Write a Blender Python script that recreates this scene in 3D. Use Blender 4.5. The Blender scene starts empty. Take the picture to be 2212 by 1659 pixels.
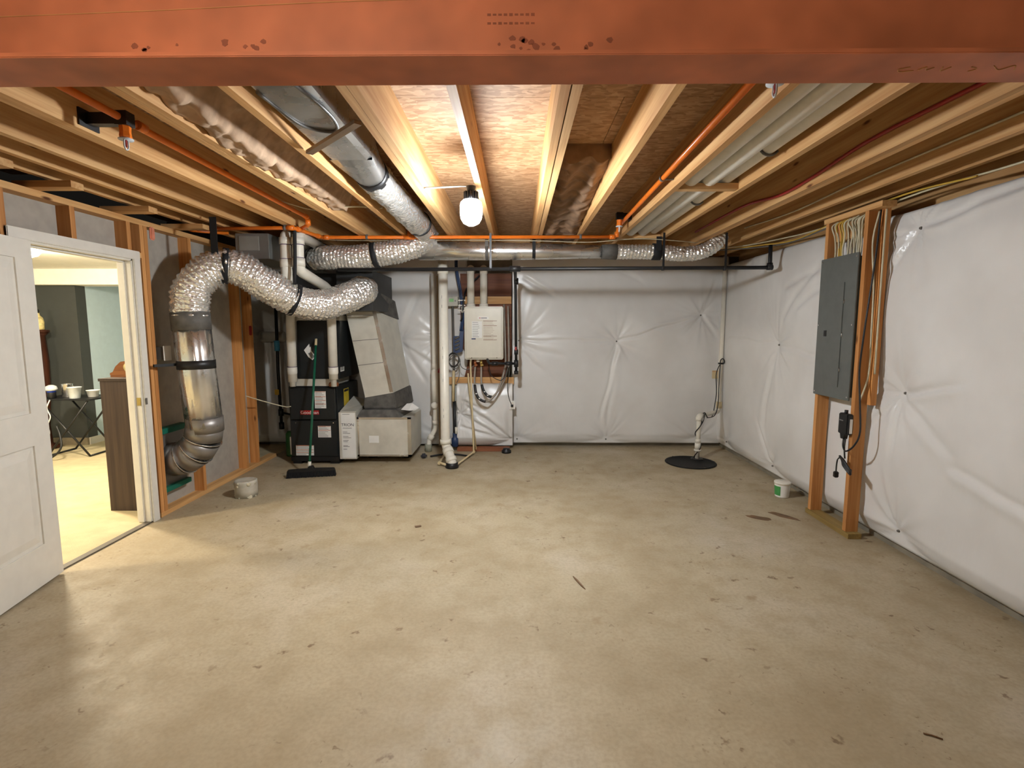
import bpy, bmesh, math, random
from mathutils import Vector, Matrix, noise

random.seed(7)
sc = bpy.context.scene
COL = sc.collection

# ------------------------------------------------------------------ camera, world, exposure
cam_d = bpy.data.cameras.new('camera')
cam = bpy.data.objects.new('camera', cam_d)
COL.objects.link(cam)
cam.location = (0.0, 0.0, 1.52)
F_PX = 1100.0
cam_d.sensor_fit = 'HORIZONTAL'
cam_d.sensor_width = 36.0
cam_d.lens = 36.0 * F_PX / 2212.0
cam_d.clip_start = 0.02
cam.rotation_euler = (math.radians(90) - math.atan(121.5 / F_PX), 0.0, math.atan(11 / F_PX))
sc.camera = cam

world = bpy.data.worlds.new('world')
sc.world = world
world.use_nodes = True
world.node_tree.nodes['Background'].inputs[0].default_value = (0.02, 0.018, 0.015, 1)
world.node_tree.nodes['Background'].inputs[1].default_value = 0.3

sc.view_settings.view_transform = 'Standard'
sc.view_settings.look = 'None'
sc.view_settings.gamma = 1.0
sc.view_settings.use_curve_mapping = False
sc.view_settings.exposure = 0.30
sc.cycles.max_bounces = 5
sc.cycles.use_adaptive_sampling = True
sc.cycles.adaptive_threshold = 0.04
sc.cycles.diffuse_bounces = 3
sc.cycles.sample_clamp_indirect = 6.0
sc.cycles.use_denoising = True
sc.cycles.use_light_tree = False

BULB_L = 1150.0          # radiance of the big workshop bulb
BULB_C = (0.95, 1.0, 1.04)
REAR_L = 440.0          # bulb behind the camera
REAR_C = (1.0, 0.90, 0.74)
DEN_W = 420.0            # lamps of the room next door
DEN_C = (1.0, 0.87, 0.66)

# ------------------------------------------------------------------ materials
def lin(c):
    out = []
    for v in c:
        v = v / 255.0
        out.append(v / 12.92 if v <= 0.04045 else ((v + 0.055) / 1.055) ** 2.4)
    return (out[0], out[1], out[2], 1.0)

class N:
    def __init__(s, name):
        s.m = bpy.data.materials.new(name); s.m.use_nodes = True
        s.t = s.m.node_tree; s.b = s.t.nodes['Principled BSDF']
    def n(s, typ, **kw):
        nd = s.t.nodes.new(typ)
        for k, v in kw.items():
            if k in nd.inputs: nd.inputs[k].default_value = v
            else: setattr(nd, k, v)
        return nd
    def l(s, a, b): s.t.links.new(a, b)
    def coords(s, scale=(1, 1, 1), rnd=0.0):
        tc = s.n('ShaderNodeTexCoord'); mp = s.n('ShaderNodeMapping')
        mp.inputs['Scale'].default_value = scale
        if rnd:
            oi = s.n('ShaderNodeObjectInfo'); mu = s.n('ShaderNodeMath', operation='MULTIPLY'); mu.inputs[1].default_value = rnd
            s.l(oi.outputs['Random'], mu.inputs[0]); s.l(mu.outputs[0], mp.inputs['Location'])
        s.l(tc.outputs['Object'], mp.inputs['Vector'])
        return mp.outputs['Vector']
    def noise(s, vec, scale, detail=2.0, rough=0.55):
        nd = s.n('ShaderNodeTexNoise'); nd.inputs['Scale'].default_value = scale
        nd.inputs['Detail'].default_value = detail; nd.inputs['Roughness'].default_value = rough
        s.l(vec, nd.inputs['Vector']); return nd.outputs['Fac']
    def ramp(s, fac, stops):
        r = s.n('ShaderNodeValToRGB'); e = r.color_ramp.elements
        while len(e) < len(stops): e.new(0.5)
        for i, (p, c) in enumerate(stops):
            e[i].position = p; e[i].color = c if len(c) == 4 else (*c, 1)
        s.l(fac, r.inputs[0]); return r.outputs[0]
    def mix(s, fac, a, b, mode='MIX'):
        x = s.n('ShaderNodeMix', data_type='RGBA', blend_type=mode)
        if isinstance(fac, (int, float)): x.inputs[0].default_value = fac
        else: s.l(fac, x.inputs[0])
        for i, v in ((6, a), (7, b)):
            if isinstance(v, tuple): x.inputs[i].default_value = v
            else: s.l(v, x.inputs[i])
        return x.outputs[2]
    def bump(s, h, strength=0.3, dist=0.01):
        b = s.n('ShaderNodeBump'); b.inputs['Strength'].default_value = strength; b.inputs['Distance'].default_value = dist
        s.l(h, b.inputs['Height']); s.l(b.outputs[0], s.b.inputs['Normal'])

def plain(name, rgb, rough=0.5, metal=0.0, var=0.08, vscale=12.0, bump=0.0, bscale=60.0, spec=0.5):
    q = N(name)
    c = lin(rgb)
    v = q.coords()
    f = q.noise(v, vscale)
    d = tuple(max(0, x * (1 - var * 2.2)) for x in c[:3]) + (1,)
    u = tuple(min(1, x * (1 + var)) for x in c[:3]) + (1,)
    q.l(q.ramp(f, [(0.3, d), (0.7, u)]), q.b.inputs['Base Color'])
    q.b.inputs['Roughness'].default_value = rough
    q.b.inputs['Metallic'].default_value = metal
    q.b.inputs['Specular IOR Level'].default_value = spec
    if bump: q.bump(q.noise(q.coords(), bscale), bump, 0.004)
    return q.m

def wood(name, axis, light, dark, knots=True, rough=0.65):
    q = N(name)
    sx = [26.0, 26.0, 26.0]; sx[axis] = 1.1
    v = q.coords(tuple(sx), 37.0)
    f = q.noise(v, 1.0, 3.0, 0.6)
    sx2 = [90.0] * 3; sx2[axis] = 3.0
    f2 = q.noise(q.coords(tuple(sx2), 11.0), 1.0, 1.0)
    col = q.ramp(f, [(0.32, lin(dark)), (0.62, lin(light))])
    col = q.mix(0.25, col, q.ramp(f2, [(0.35, lin(dark)), (0.65, lin(light))]))
    oi = q.n('ShaderNodeObjectInfo')
    tint = q.ramp(oi.outputs['Random'], [(0.0, (0.80, 0.76, 0.70, 1)), (0.5, (1, 1, 1, 1)), (1.0, (1.0, 0.93, 0.82, 1))])
    col = q.mix(1.0, col, tint, 'MULTIPLY')
    if knots:
        s3 = [9.0] * 3; s3[axis] = 2.6
        vo = q.n('ShaderNodeTexVoronoi'); vo.inputs['Scale'].default_value = 1.0
        q.l(q.coords(tuple(s3), 53.0), vo.inputs['Vector'])
        k = q.ramp(vo.outputs['Distance'], [(0.05, (1, 1, 1, 1)), (0.12, (0, 0, 0, 1))])
        # only some cells hold a knot
        sep = q.n('ShaderNodeSeparateColor'); q.l(vo.outputs['Color'], sep.inputs[0])
        gt = q.n('ShaderNodeMath', operation='GREATER_THAN'); gt.inputs[1].default_value = 0.72
        q.l(sep.outputs[0], gt.inputs[0])
        mu = q.n('ShaderNodeMath', operation='MULTIPLY'); q.l(k, mu.inputs[0]); q.l(gt.outputs[0], mu.inputs[1])
        col = q.mix(mu.outputs[0], col, lin((92, 52, 24)))
    q.l(col, q.b.inputs['Base Color'])
    q.b.inputs['Roughness'].default_value = rough
    q.b.inputs['Specular IOR Level'].default_value = 0.3
    return q.m

PINE_L, PINE_D = (222, 181, 128), (188, 138, 84)
WOODX = wood('pine_x', 0, PINE_L, PINE_D)
WOODY = wood('pine_y', 1, PINE_L, PINE_D)
WOODZ = wood('pine_z', 2, (218, 160, 100), (182, 120, 66))
PLYW = wood('plywood', 0, (128, 78, 50), (92, 52, 34), rough=0.6)
TREATED = wood('treated', 1, (176, 150, 92), (140, 116, 66))
DARKWOOD = wood('dark_laminate', 2, (74, 60, 52), (50, 40, 36), knots=False, rough=0.45)
REDWOOD = wood('red_wood', 2, (72, 38, 24), (46, 24, 16), knots=False, rough=0.35)
CLOCKW = wood('honey_wood', 0, (150, 98, 54), (112, 66, 34), knots=False, rough=0.35)

def osb_mat():
    q = N('osb')
    v = q.coords((1, 2.2, 1), 19.0)
    vo = q.n('ShaderNodeTexVoronoi'); vo.inputs['Scale'].default_value = 22.0; vo.inputs['Randomness'].default_value = 1.0
    w = q.n('ShaderNodeTexNoise'); w.inputs['Scale'].default_value = 9.0; q.l(v, w.inputs['Vector'])
    ad = q.n('ShaderNodeVectorMath', operation='ADD'); sc_ = q.n('ShaderNodeVectorMath', operation='SCALE'); sc_.inputs['Scale'].default_value = 0.12
    q.l(w.outputs['Color'], sc_.inputs[0]); q.l(v, ad.inputs[0]); q.l(sc_.outputs[0], ad.inputs[1]); q.l(ad.outputs[0], vo.inputs['Vector'])
    sep = q.n('ShaderNodeSeparateColor'); q.l(vo.outputs['Color'], sep.inputs[0])
    col = q.ramp(sep.outputs[0], [(0.0, lin((146, 110, 76))), (0.55, lin((172, 136, 100))), (1.0, lin((190, 156, 120)))])
    f = q.noise(q.coords((3, 30, 3)), 1.4, 3.0, 0.7)
    col = q.mix(q.ramp(f, [(0.60, (0, 0, 0, 1)), (0.72, (0.75, 0.75, 0.75, 1))]), col, lin((122, 78, 44)))
    q.l(col, q.b.inputs['Base Color']); q.b.inputs['Roughness'].default_value = 0.75
    return q.m
OSB = osb_mat()

def floor_mat():
    q = N('concrete_floor')
    v = q.coords()
    big = q.noise(v, 0.9, 3.0, 0.6)
    mid = q.noise(v, 5.0, 4.0, 0.65)
    fine = q.noise(v, 55.0, 4.0)
    col = q.ramp(big, [(0.30, lin((158, 141, 112))), (0.52, lin((176, 161, 133))), (0.72, lin((189, 177, 156)))])
    col = q.mix(q.ramp(mid, [(0.45, (0, 0, 0, 1)), (0.75, (0.45, 0.45, 0.45, 1))]), col, lin((148, 128, 94)))
    col = q.mix(q.ramp(fine, [(0.35, (0.25, 0.25, 0.25, 1)), (0.6, (0, 0, 0, 1))]), col, lin((132, 117, 90)))
    # trodden brown specks and smears, in loose groups
    dn = q.n('ShaderNodeTexNoise'); dn.inputs['Scale'].default_value = 26.0; q.l(v, dn.inputs['Vector'])
    s1 = q.n('ShaderNodeVectorMath', operation='SCALE'); s1.inputs['Scale'].default_value = 0.11
    a1 = q.n('ShaderNodeVectorMath', operation='ADD'); q.l(dn.outputs['Color'], s1.inputs[0]); q.l(v, a1.inputs[0]); q.l(s1.outputs[0], a1.inputs[1])
    for scl, r0, r1, psc, p0, p1, st, tint in ((7.0, 0.07, 0.16, 1.6, 0.44, 0.58, 0.75, (96, 70, 44)), (19.0, 0.08, 0.20, 2.3, 0.50, 0.62, 0.6, (104, 80, 52)), (3.2, 0.03, 0.15, 1.1, 0.46, 0.60, 0.45, (132, 104, 66))):
        vo = q.n('ShaderNodeTexVoronoi'); vo.inputs['Scale'].default_value = scl
        q.l(a1.outputs[0], vo.inputs['Vector'])
        k = q.ramp(vo.outputs['Distance'], [(r0, (1, 1, 1, 1)), (r1, (0, 0, 0, 1))])
        patch = q.ramp(q.noise(v, psc, 2.0), [(p0, (0, 0, 0, 1)), (p1, (1, 1, 1, 1))])
        mu = q.n('ShaderNodeMath', operation='MULTIPLY'); q.l(k, mu.inputs[0]); q.l(patch, mu.inputs[1])
        mu2 = q.n('ShaderNodeMath', operation='MULTIPLY'); q.l(mu.outputs[0], mu2.inputs[0]); mu2.inputs[1].default_value = st
        col = q.mix(mu2.outputs[0], col, lin(tint))
    q.l(col, q.b.inputs['Base Color'])
    q.b.inputs['Roughness'].default_value = 0.55
    q.l(q.ramp(mid, [(0.3, (0.42, 0.42, 0.42, 1)), (0.7, (0.66, 0.66, 0.66, 1))]), q.b.inputs['Roughness'])
    q.b.inputs['Specular IOR Level'].default_value = 0.35

    return q.m
CONC = floor_mat()
CONCW = plain('concrete_wall', (132, 124, 108), 0.85, var=0.15, vscale=5)
CARPET = plain('carpet', (200, 184, 146), 0.95, var=0.06, vscale=7, bump=0.8, bscale=260)

def poly_mat():
    q = N('poly_sheet')
    v = q.coords()
    f = q.noise(v, 2.0, 3.0)
    q.l(q.ramp(f, [(0.3, lin((214, 211, 207))), (0.7, lin((226, 224, 221)))]), q.b.inputs['Base Color'])
    q.b.inputs['Roughness'].default_value = 0.29
    q.b.inputs['Specular IOR Level'].default_value = 0.5
    f2 = q.noise(q.coords((3, 3, 1.2)), 3.0, 3.0, 0.6)
    q.bump(f2, 0.12, 0.02)
    return q.m
POLY = poly_mat()

def foil_mat():
    q = N('crinkled_foil')
    vo = q.n('ShaderNodeTexVoronoi'); vo.inputs['Scale'].default_value = 34.0
    q.l(q.coords((1, 1, 1.3)), vo.inputs['Vector'])
    f = q.noise(q.coords(), 22.0, 3.0)
    mx = q.n('ShaderNodeMath', operation='ADD'); q.l(vo.outputs['Distance'], mx.inputs[0]); q.l(f, mx.inputs[1])
    q.b.inputs['Base Color'].default_value = (0.86, 0.84, 0.80, 1)
    q.b.inputs['Metallic'].default_value = 0.78
    q.b.inputs['Roughness'].default_value = 0.26
    q.bump(mx.outputs[0], 0.55, 0.02)
    return q.m
FOIL = foil_mat()

def sheet_mat(name, col, rough, metal=0.95):
    q = N(name)
    f = q.noise(q.coords((2, 2, 2)), 3.0, 4.0)
    d = tuple(x * 0.8 for x in col)
    q.l(q.ramp(f, [(0.3, (*d, 1)), (0.7, (*col, 1))]), q.b.inputs['Base Color'])
    q.l(q.ramp(f, [(0.3, (rough * 0.8,) * 3), (0.7, (rough * 1.2,) * 3)]), q.b.inputs['Roughness'])
    q.b.inputs['Metallic'].default_value = metal
    q.bump(q.noise(q.coords(), 2.2, 2.0), 0.25, 0.03)
    return q.m
SHEET = sheet_mat('sheet_metal', (0.78, 0.77, 0.75), 0.28)
GALV = sheet_mat('galvanised_panel', (0.74, 0.71, 0.62), 0.5, 0.35)
DULLM = sheet_mat('dull_galvanised', (0.34, 0.35, 0.34), 0.45, 0.8)
GREYEL = sheet_mat('grey_elbow', (0.30, 0.28, 0.26), 0.42, 0.7)
MASTIC = plain('duct_mastic', (92, 89, 84), 0.7, var=0.2)
TAPE = sheet_mat('foil_tape', (0.75, 0.74, 0.72), 0.25)
PVC = plain('white_pvc', (226, 220, 206), 0.35, var=0.03)
CPVC = plain('cream_pvc', (212, 192, 150), 0.4, var=0.05)
PURPLE = plain('pvc_primer', (92, 70, 104), 0.5)
ORANGE = plain('orange_cpvc', (226, 116, 30), 0.35, var=0.06)
BLACK = plain('black_plastic', (20, 20, 22), 0.45, var=0.05)
BLACKIRON = plain('black_iron', (26, 27, 30), 0.45, var=0.15)
STRAPM = plain('black_strap', (14, 14, 18), 0.75)
FURN = plain('furnace_enamel', (29, 32, 33), 0.42, var=0.06)
RED = plain('red_plastic', (170, 34, 36), 0.4)
WHITE = plain('white_paper', (232, 230, 224), 0.6, var=0.02)
PRINTG = plain('grey_print', (120, 118, 116), 0.7)
PRINTO = plain('orange_print', (198, 128, 96), 0.6)
PRINTT = plain('tan_print', (176, 158, 138), 0.6)
PRINTD = plain('dark_print', (40, 40, 44), 0.6)
CREAM = plain('heater_enamel', (214, 207, 190), 0.32, var=0.02)
PANEL = plain('panel_grey', (94, 97, 93), 0.45, var=0.05)
DOORP = plain('door_paint', (224, 219, 208), 0.38, var=0.02)
DRYW = plain('drywall_paper', (172, 164, 152), 0.85, var=0.05)
DENW = plain('den_ceiling_paint', (244, 240, 228), 0.8, var=0.02)
DENDARK = plain('den_charcoal_paint', (62, 64, 62), 0.55, var=0.03)
DENBLUE = plain('den_pale_blue_paint', (196, 216, 226), 0.7, var=0.02)
BEAM_L = plain('beam_primer', (206, 122, 84), 0.55, var=0.12, vscale=6)
GREEN = plain('green_handle', (20, 92, 66), 0.4)
TEAL = plain('teal_liner', (18, 104, 84), 0.5)
BLUE = plain('blue_pex', (36, 58, 96), 0.4)
REDP = plain('red_pex', (150, 34, 26), 0.4)
YEL = plain('yellow_sticker', (206, 180, 48), 0.5)
YCAB = plain('pale_cable', (206, 196, 166), 0.5)
YCAB2 = plain('yellow_cable', (206, 168, 66), 0.5)
OCAB = plain('orange_cable', (206, 100, 44), 0.5)
COPPER = plain('copper', (176, 110, 70), 0.4, metal=0.7)
BRASS = plain('brass', (200, 170, 100), 0.35, metal=0.9)
STEEL = sheet_mat('bright_steel', (0.7, 0.7, 0.7), 0.2)
GREYC = plain('grey_cable', (98, 95, 90), 0.5)
HOSE = plain('braided_hose', (150, 140, 128), 0.45)
BATT = plain('fibreglass_batt', (186, 156, 128), 0.95, var=0.12, vscale=14, bump=0.35, bscale=40)
KRAFT = plain('kraft_batt', (138, 108, 82), 0.9, var=0.2, vscale=7, bump=0.4, bscale=18)
PINK = plain('pink_foam', (226, 140, 110), 0.9)
DIRTW = plain('splattered_white', (206, 198, 172), 0.6, var=0.2, vscale=24)
BLUETAPE = plain('blue_tape', (78, 158, 196), 0.6)
CHALK = plain('chalk_mark', (206, 150, 96), 0.9)
SOOT = plain('beam_smudge', (150, 84, 58), 0.7)
CLEARP = plain('clear_plastic', (206, 212, 216), 0.25)
JARM = plain('cream_ceramic', (214, 198, 140), 0.5, var=0.2, vscale=30)
DAMP = plain('damp_concrete', (120, 90, 62), 0.5, var=0.2, spec=0.2)

def emit(name, col, strength):
    q = N(name)
    q.b.inputs['Base Color'].default_value = (0.9, 0.9, 0.9, 1)
    q.b.inputs['Emission Color'].default_value = (*col, 1)
    q.b.inputs['Emission Strength'].default_value = strength
    return q.m
def led_emit(name, col, strength):
    # an LED dome: the chips face down, so the diffuser is brightest there and dim towards its neck
    q = N(name)
    q.b.inputs['Base Color'].default_value = (0.9, 0.9, 0.9, 1)
    q.b.inputs['Emission Color'].default_value = (*col, 1)
    g = q.n('ShaderNodeNewGeometry'); sp = q.n('ShaderNodeSeparateXYZ'); q.l(g.outputs['Normal'], sp.inputs[0])
    mr = q.n('ShaderNodeMapRange'); mr.inputs['From Min'].default_value = 0.35; mr.inputs['From Max'].default_value = -0.9
    mr.inputs['To Min'].default_value = 0.02 * strength; mr.inputs['To Max'].default_value = strength
    q.l(sp.outputs['Z'], mr.inputs['Value']); q.l(mr.outputs[0], q.b.inputs['Emission Strength'])
    return q.m
GLOW = led_emit('bulb_glow', BULB_C, BULB_L)
GLOW2 = emit('rear_bulb_glow', REAR_C, REAR_L)

# ------------------------------------------------------------------ mesh helpers
class MB:
    def __init__(s): s.v = []; s.f = []; s.sm = []
    def add(s, v, f, smooth=False):
        o = len(s.v); s.v += [tuple(p) for p in v]
        for q in f: s.f.append(tuple(i + o for i in q)); s.sm.append(smooth)
        return s
    def hex(s, b, t):      # 4 points below (ccw), 4 above
        return s.add(list(b) + list(t), [(3, 2, 1, 0), (4, 5, 6, 7), (0, 1, 5, 4), (1, 2, 6, 5), (2, 3, 7, 6), (3, 0, 4, 7)])
    def box(s, x0, x1, y0, y1, z0, z1):
        return s.hex([(x0, y0, z0), (x1, y0, z0), (x1, y1, z0), (x0, y1, z0)], [(x0, y0, z1), (x1, y0, z1), (x1, y1, z1), (x0, y1, z1)])
    def obox(s, c, size, rot=None):
        a, b, d = (x / 2 for x in size); c = Vector(c)
        pts = [Vector(p) for p in ((-a, -b, -d), (a, -b, -d), (a, b, -d), (-a, b, -d), (-a, -b, d), (a, -b, d), (a, b, d), (-a, b, d))]
        if rot is not None: pts = [rot @ p for p in pts]
        pts = [p + c for p in pts]
        return s.hex(pts[:4], pts[4:])
    def tube(s, path, r, n=12, cap=True, smooth=True, squash=None):
        P = [Vector(p) for p in path]
        R = r if isinstance(r, (list, tuple)) else [r] * len(P)
        T = []
        for i in range(len(P)):
            d = P[min(i + 1, len(P) - 1)] - P[max(i - 1, 0)]
            T.append(d.normalized() if d.length > 1e-9 else Vector((0, 0, 1)))
        u = T[0].orthogonal().normalized()
        v = []; 
        for i, p in enumerate(P):
            if i:
                u = u - T[i] * u.dot(T[i])
                u = u.normalized() if u.length > 1e-6 else T[i].orthogonal().normalized()
            w = T[i].cross(u)
            for k in range(n):
                a = 2 * math.pi * k / n
                rr = R[i](a, i) if callable(R[i]) else R[i]
                v.append(p + (u * math.cos(a) + w * math.sin(a)) * rr)
        f = []
        for i in range(len(P) - 1):
            for k in range(n):
                k2 = (k + 1) % n
                f.append((i * n + k, i * n + k2, (i + 1) * n + k2, (i + 1) * n + k))
        s.add(v, f, smooth)
        if cap:
            o = len(s.v) - len(v)
            s.f.append(tuple(o + k for k in reversed(range(n)))); s.sm.append(False)
            s.f.append(tuple(o + (len(P) - 1) * n + k for k in range(n))); s.sm.append(False)
        return s
    def cyl(s, p0, p1, r0, r1=None, n=16, cap=True, smooth=True):
        return s.tube([p0, p1], [r0, r0 if r1 is None else r1], n, cap, smooth)
    def lathe(s, prof, o, axis=(0, 0, 1), n=20, smooth=True):
        ax = Vector(axis).normalized(); u = ax.orthogonal().normalized(); w = ax.cross(u); o = Vector(o)
        v = []; f = []
        for (r, z) in prof:
            for k in range(n):
                a = 2 * math.pi * k / n
                v.append(o + ax * z + (u * math.cos(a) + w * math.sin(a)) * max(r, 1e-5))
        for i in range(len(prof) - 1):
            for k in range(n):
                k2 = (k + 1) % n
                f.append((i * n + k, i * n + k2, (i + 1) * n + k2, (i + 1) * n + k))
        f.append(tuple(reversed(range(n)))); f.append(tuple((len(prof) - 1) * n + k for k in range(n)))
        return s.add(v, f, smooth)
    def prism(s, pts, d):   # polygon points extruded by vector d
        d = Vector(d); a = [Vector(p) for p in pts]; m = len(a)
        f = [tuple(reversed(range(m))), tuple(range(m, 2 * m))]
        f += [(i, (i + 1) % m, m + (i + 1) % m, m + i) for i in range(m)]
        return s.add(a + [p + d for p in a], f)
    def build(s, name, mat, parent=None, bevel=0.0, seg=2, fixn=True):
        me = bpy.data.meshes.new(name)
        me.from_pydata(s.v, [], s.f)
        for p, q in zip(me.polygons, s.sm): p.use_smooth = q
        if fixn or bevel:
            bm = bmesh.new(); bm.from_mesh(me)
            if bevel:
                bm.edges.ensure_lookup_table()
                bmesh.ops.bevel(bm, geom=list(bm.edges), offset=bevel, segments=seg, affect='EDGES', clamp_overlap=True)
            bmesh.ops.recalc_face_normals(bm, faces=bm.faces)
            bm.to_mesh(me); bm.free()
        me.materials.append(mat)
        return link(bpy.data.objects.new(name, me), parent)

def link(o, parent=None):
    COL.objects.link(o)
    if parent is not None:
        o.parent = parent
        p = parent; off = Vector(p.location)
        while p.parent: p = p.parent; off = off + Vector(p.location)
        o.matrix_parent_inverse = Matrix.Translation(-off) if parent.parent is None else Matrix.Translation((0, 0, 0))
    return o

def tag(o, label, cat, group=None, kind=None):
    o['label'] = label; o['category'] = cat
    if group: o['group'] = group
    if kind: o['kind'] = kind
    return o
def thing(name, label, cat, loc=(0, 0, 0), group=None):
    o = bpy.data.objects.new(name, None); o.empty_display_size = 0.05
    COL.objects.link(o); o.location = loc
    return tag(o, label, cat, group)
def struct(o, label=None):
    o['kind'] = 'structure'
    if label: o['label'] = label
    return o
def sempty(name, label=None):
    o = bpy.data.objects.new(name, None); o.empty_display_size = 0.05; COL.objects.link(o)
    return struct(o, label)
def inst(me, name, loc, parent=None, rot=None):
    o = bpy.data.objects.new(name, me); link(o, parent); o.location = loc
    if rot: o.rotation_euler = rot
    return o
def mesh_only(mb, name, mat):
    o = mb.build(name, mat); me = o.data; bpy.data.objects.remove(o); return me

def bez(pts, rad=0.06, n=6):
    """polyline with rounded corners"""
    P = [Vector(p) for p in pts]; out = [P[0]]
    for i in range(1, len(P) - 1):
        a, b, c = P[i - 1], P[i], P[i + 1]
        r = min(rad, (a - b).length * 0.49, (c - b).length * 0.49)
        s = b + (a - b).normalized() * r; e = b + (c - b).normalized() * r
        for k in range(n + 1):
            t = k / n
            out.append(s * (1 - t) ** 2 + b * 2 * t * (1 - t) + e * t * t)
    out.append(P[-1]); return out
def spline(pts, per=8):
    P = [Vector(p) for p in pts]; P = [P[0] * 2 - P[1]] + P + [P[-1] * 2 - P[-2]]; out = []
    for i in range(1, len(P) - 2):
        a, b, c, d = P[i - 1:i + 3]
        for k in range(per):
            t = k / per
            out.append(0.5 * ((2 * b) + (c - a) * t + (2 * a - 5 * b + 4 * c - d) * t * t + (3 * b - a - 3 * c + d) * t ** 3))
    out.append(P[-2]); return out
def resample(P, step):
    out = [P[0]]; acc = 0.0
    for a, b in zip(P, P[1:]):
        L = (b - a).length; t = step - acc
        while t <= L:
            out.append(a + (b - a) * (t / L)); t += step
        acc = L - (t - step)
    return out
def wire(name, pts, r, mat, parent=None, per=8, n=6):
    return MB().tube(spline(pts, per), r, n).build(name, mat, parent)
def text(body, loc, size, mat, parent, rot=(math.pi / 2, 0, 0), name='lettering', align='CENTER'):
    cu = bpy.data.curves.new(name, 'FONT'); cu.body = body; cu.size = size; cu.extrude = 0.0006
    cu.align_x = align; cu.align_y = 'CENTER'; cu.materials.append(mat)
    tmp = bpy.data.objects.new(name, cu)
    me = bpy.data.meshes.new_from_object(tmp); me.name = name
    bpy.data.objects.remove(tmp); bpy.data.curves.remove(cu)
    if not me.materials: me.materials.append(mat)
    o = bpy.data.objects.new(name, me); link(o, parent); o.location = loc; o.rotation_euler = rot
    o['kind'] = 'stuff'
    return o
def stuff(o):
    o['kind'] = 'stuff'; return o
def flex(name, pts, r, parent, mat=None, pitch=0.034, amp=0.0065, n=40, crum=0.010):
    path = resample(spline(pts, 24), pitch / 5)
    sd = random.random() * 50
    v = []
    R = []
    for i in range(len(path)):
        ph = (i % 5) / 5.0
        def rad(a, i_, ph=ph, p=path[i]):
            h = (ph + a / (2 * math.pi)) % 1.0
            saw = abs(h - 0.5) * 2
            q = Vector((p.x * 9 + math.cos(a) * 2.2, p.y * 9 + math.sin(a) * 2.2, p.z * 9 + sd))
            return r + amp * (saw - 0.5) * 2 + crum * noise.noise(q) + crum * 0.5 * noise.noise(q * 3.1)
        R.append(rad)
    return MB().tube(path, R, n).build(name, mat or FOIL, parent, fixn=False)
def band(name, p0, p1, r, mat, parent, n=28):   # a strap ring
    return MB().cyl(p0, p1, r, n=n).build(name, mat, parent)

# ------------------------------------------------------------------ the setting
XL, XR, YB, YF = -2.86, 2.62, 6.50, -3.9
JZ, OZ = 2.40, 2.635            # underside of joists, underside of subfloor

struct(MB().box(XL - 0.02, XR + 0.2, YF - 0.1, YB + 0.2, -0.12, 0.0).build('floor', CONC), 'tan grey trowelled concrete slab')
struct(MB().box(-8.0, XL - 0.04, 0.0, 8.2, -0.12, 0.008).build('floor_den', CARPET), 'beige carpet beyond the doorway')
struct(MB().box(-3.7, XL - 0.03, 5.56, YB + 0.2, -0.12, 0.001).build('floor_corner', CONC), 'concrete slab in the furnace corner')

# subfloor and joists
ceiling = sempty('ceiling', 'open joist ceiling under an OSB subfloor')
pw, pl = 1.22, 2.44
ys = [3.84 - 1.22 * k for k in range(-3, 8)]
for j, y in enumerate(ys):
    if y > 6.7 or y + pw < YF: continue
    x = -3.75 + (0.61 if j % 2 else -0.61)
    while x < XR + 0.2:
        a, b = max(x, -3.7), min(x + pl, XR + 0.2)
        c, d = max(y, YF - 0.1), min(y + pw, YB + 0.2)
        if b - a > 0.1 and d - c > 0.1:
            MB().box(a + 0.0015, b - 0.0015, c + 0.0015, d - 0.0015, OZ, OZ + 0.018).build('subfloor_panel', OSB, ceiling)
        x += pl
jx = [-2.81, -2.60, -2.37, -2.02, -1.981, -1.52, -1.479, -1.10, -0.667, -0.627, -0.262, 0.158, 0.202, 0.578, 0.988, 1.421, 1.844, 1.882, 2.262, 2.492]
jm = mesh_only(MB().box(0, 0.038, 1.15, YB - 0.03, JZ, OZ), 'floor_joist', WOODY)
jm2 = mesh_only(MB().box(0, 0.038, YF, 1.55, JZ, OZ), 'rear_joist', WOODY)
for i, x in enumerate(jx):
    inst(jm, 'floor_joist', (x, 0, 0), ceiling)
    if i not in (4, 6, 9, 12, 17): inst(jm2, 'rear_joist', (x + 0.04, 0, 0), ceiling)
MB().box(-3.7, XR + 0.2, YB - 0.028, YB + 0.01, JZ, OZ).build('rim_joist', WOODX, ceiling)
for (x0, x1, y) in ((1.03, 1.42, 3.40), (1.03, 1.42, 5.20)):
    MB().box(x0, x1, y, y + 0.06, 2.405, 2.443).build('blocking', WOODX, ceiling)

# foundation walls
struct(MB().box(-3.75, XR + 0.2, YB, YB + 0.2, 0, OZ).build('wall_back', CONCW), 'poured concrete foundation wall')
struct(MB().box(XR, XR + 0.2, YF - 0.1, YB, 0, 2.27).build('wall_right', CONCW), 'poured concrete foundation wall')
MB().box(XR + 0.14, XR + 0.19, YF - 0.1, YB, 2.27, OZ).build('rim_joist', WOODY, ceiling)
struct(MB().box(XL - 0.1, XR + 0.2, YF - 0.1, YF, 0, OZ).build('wall_front', DRYW), 'drywall partition')

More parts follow.
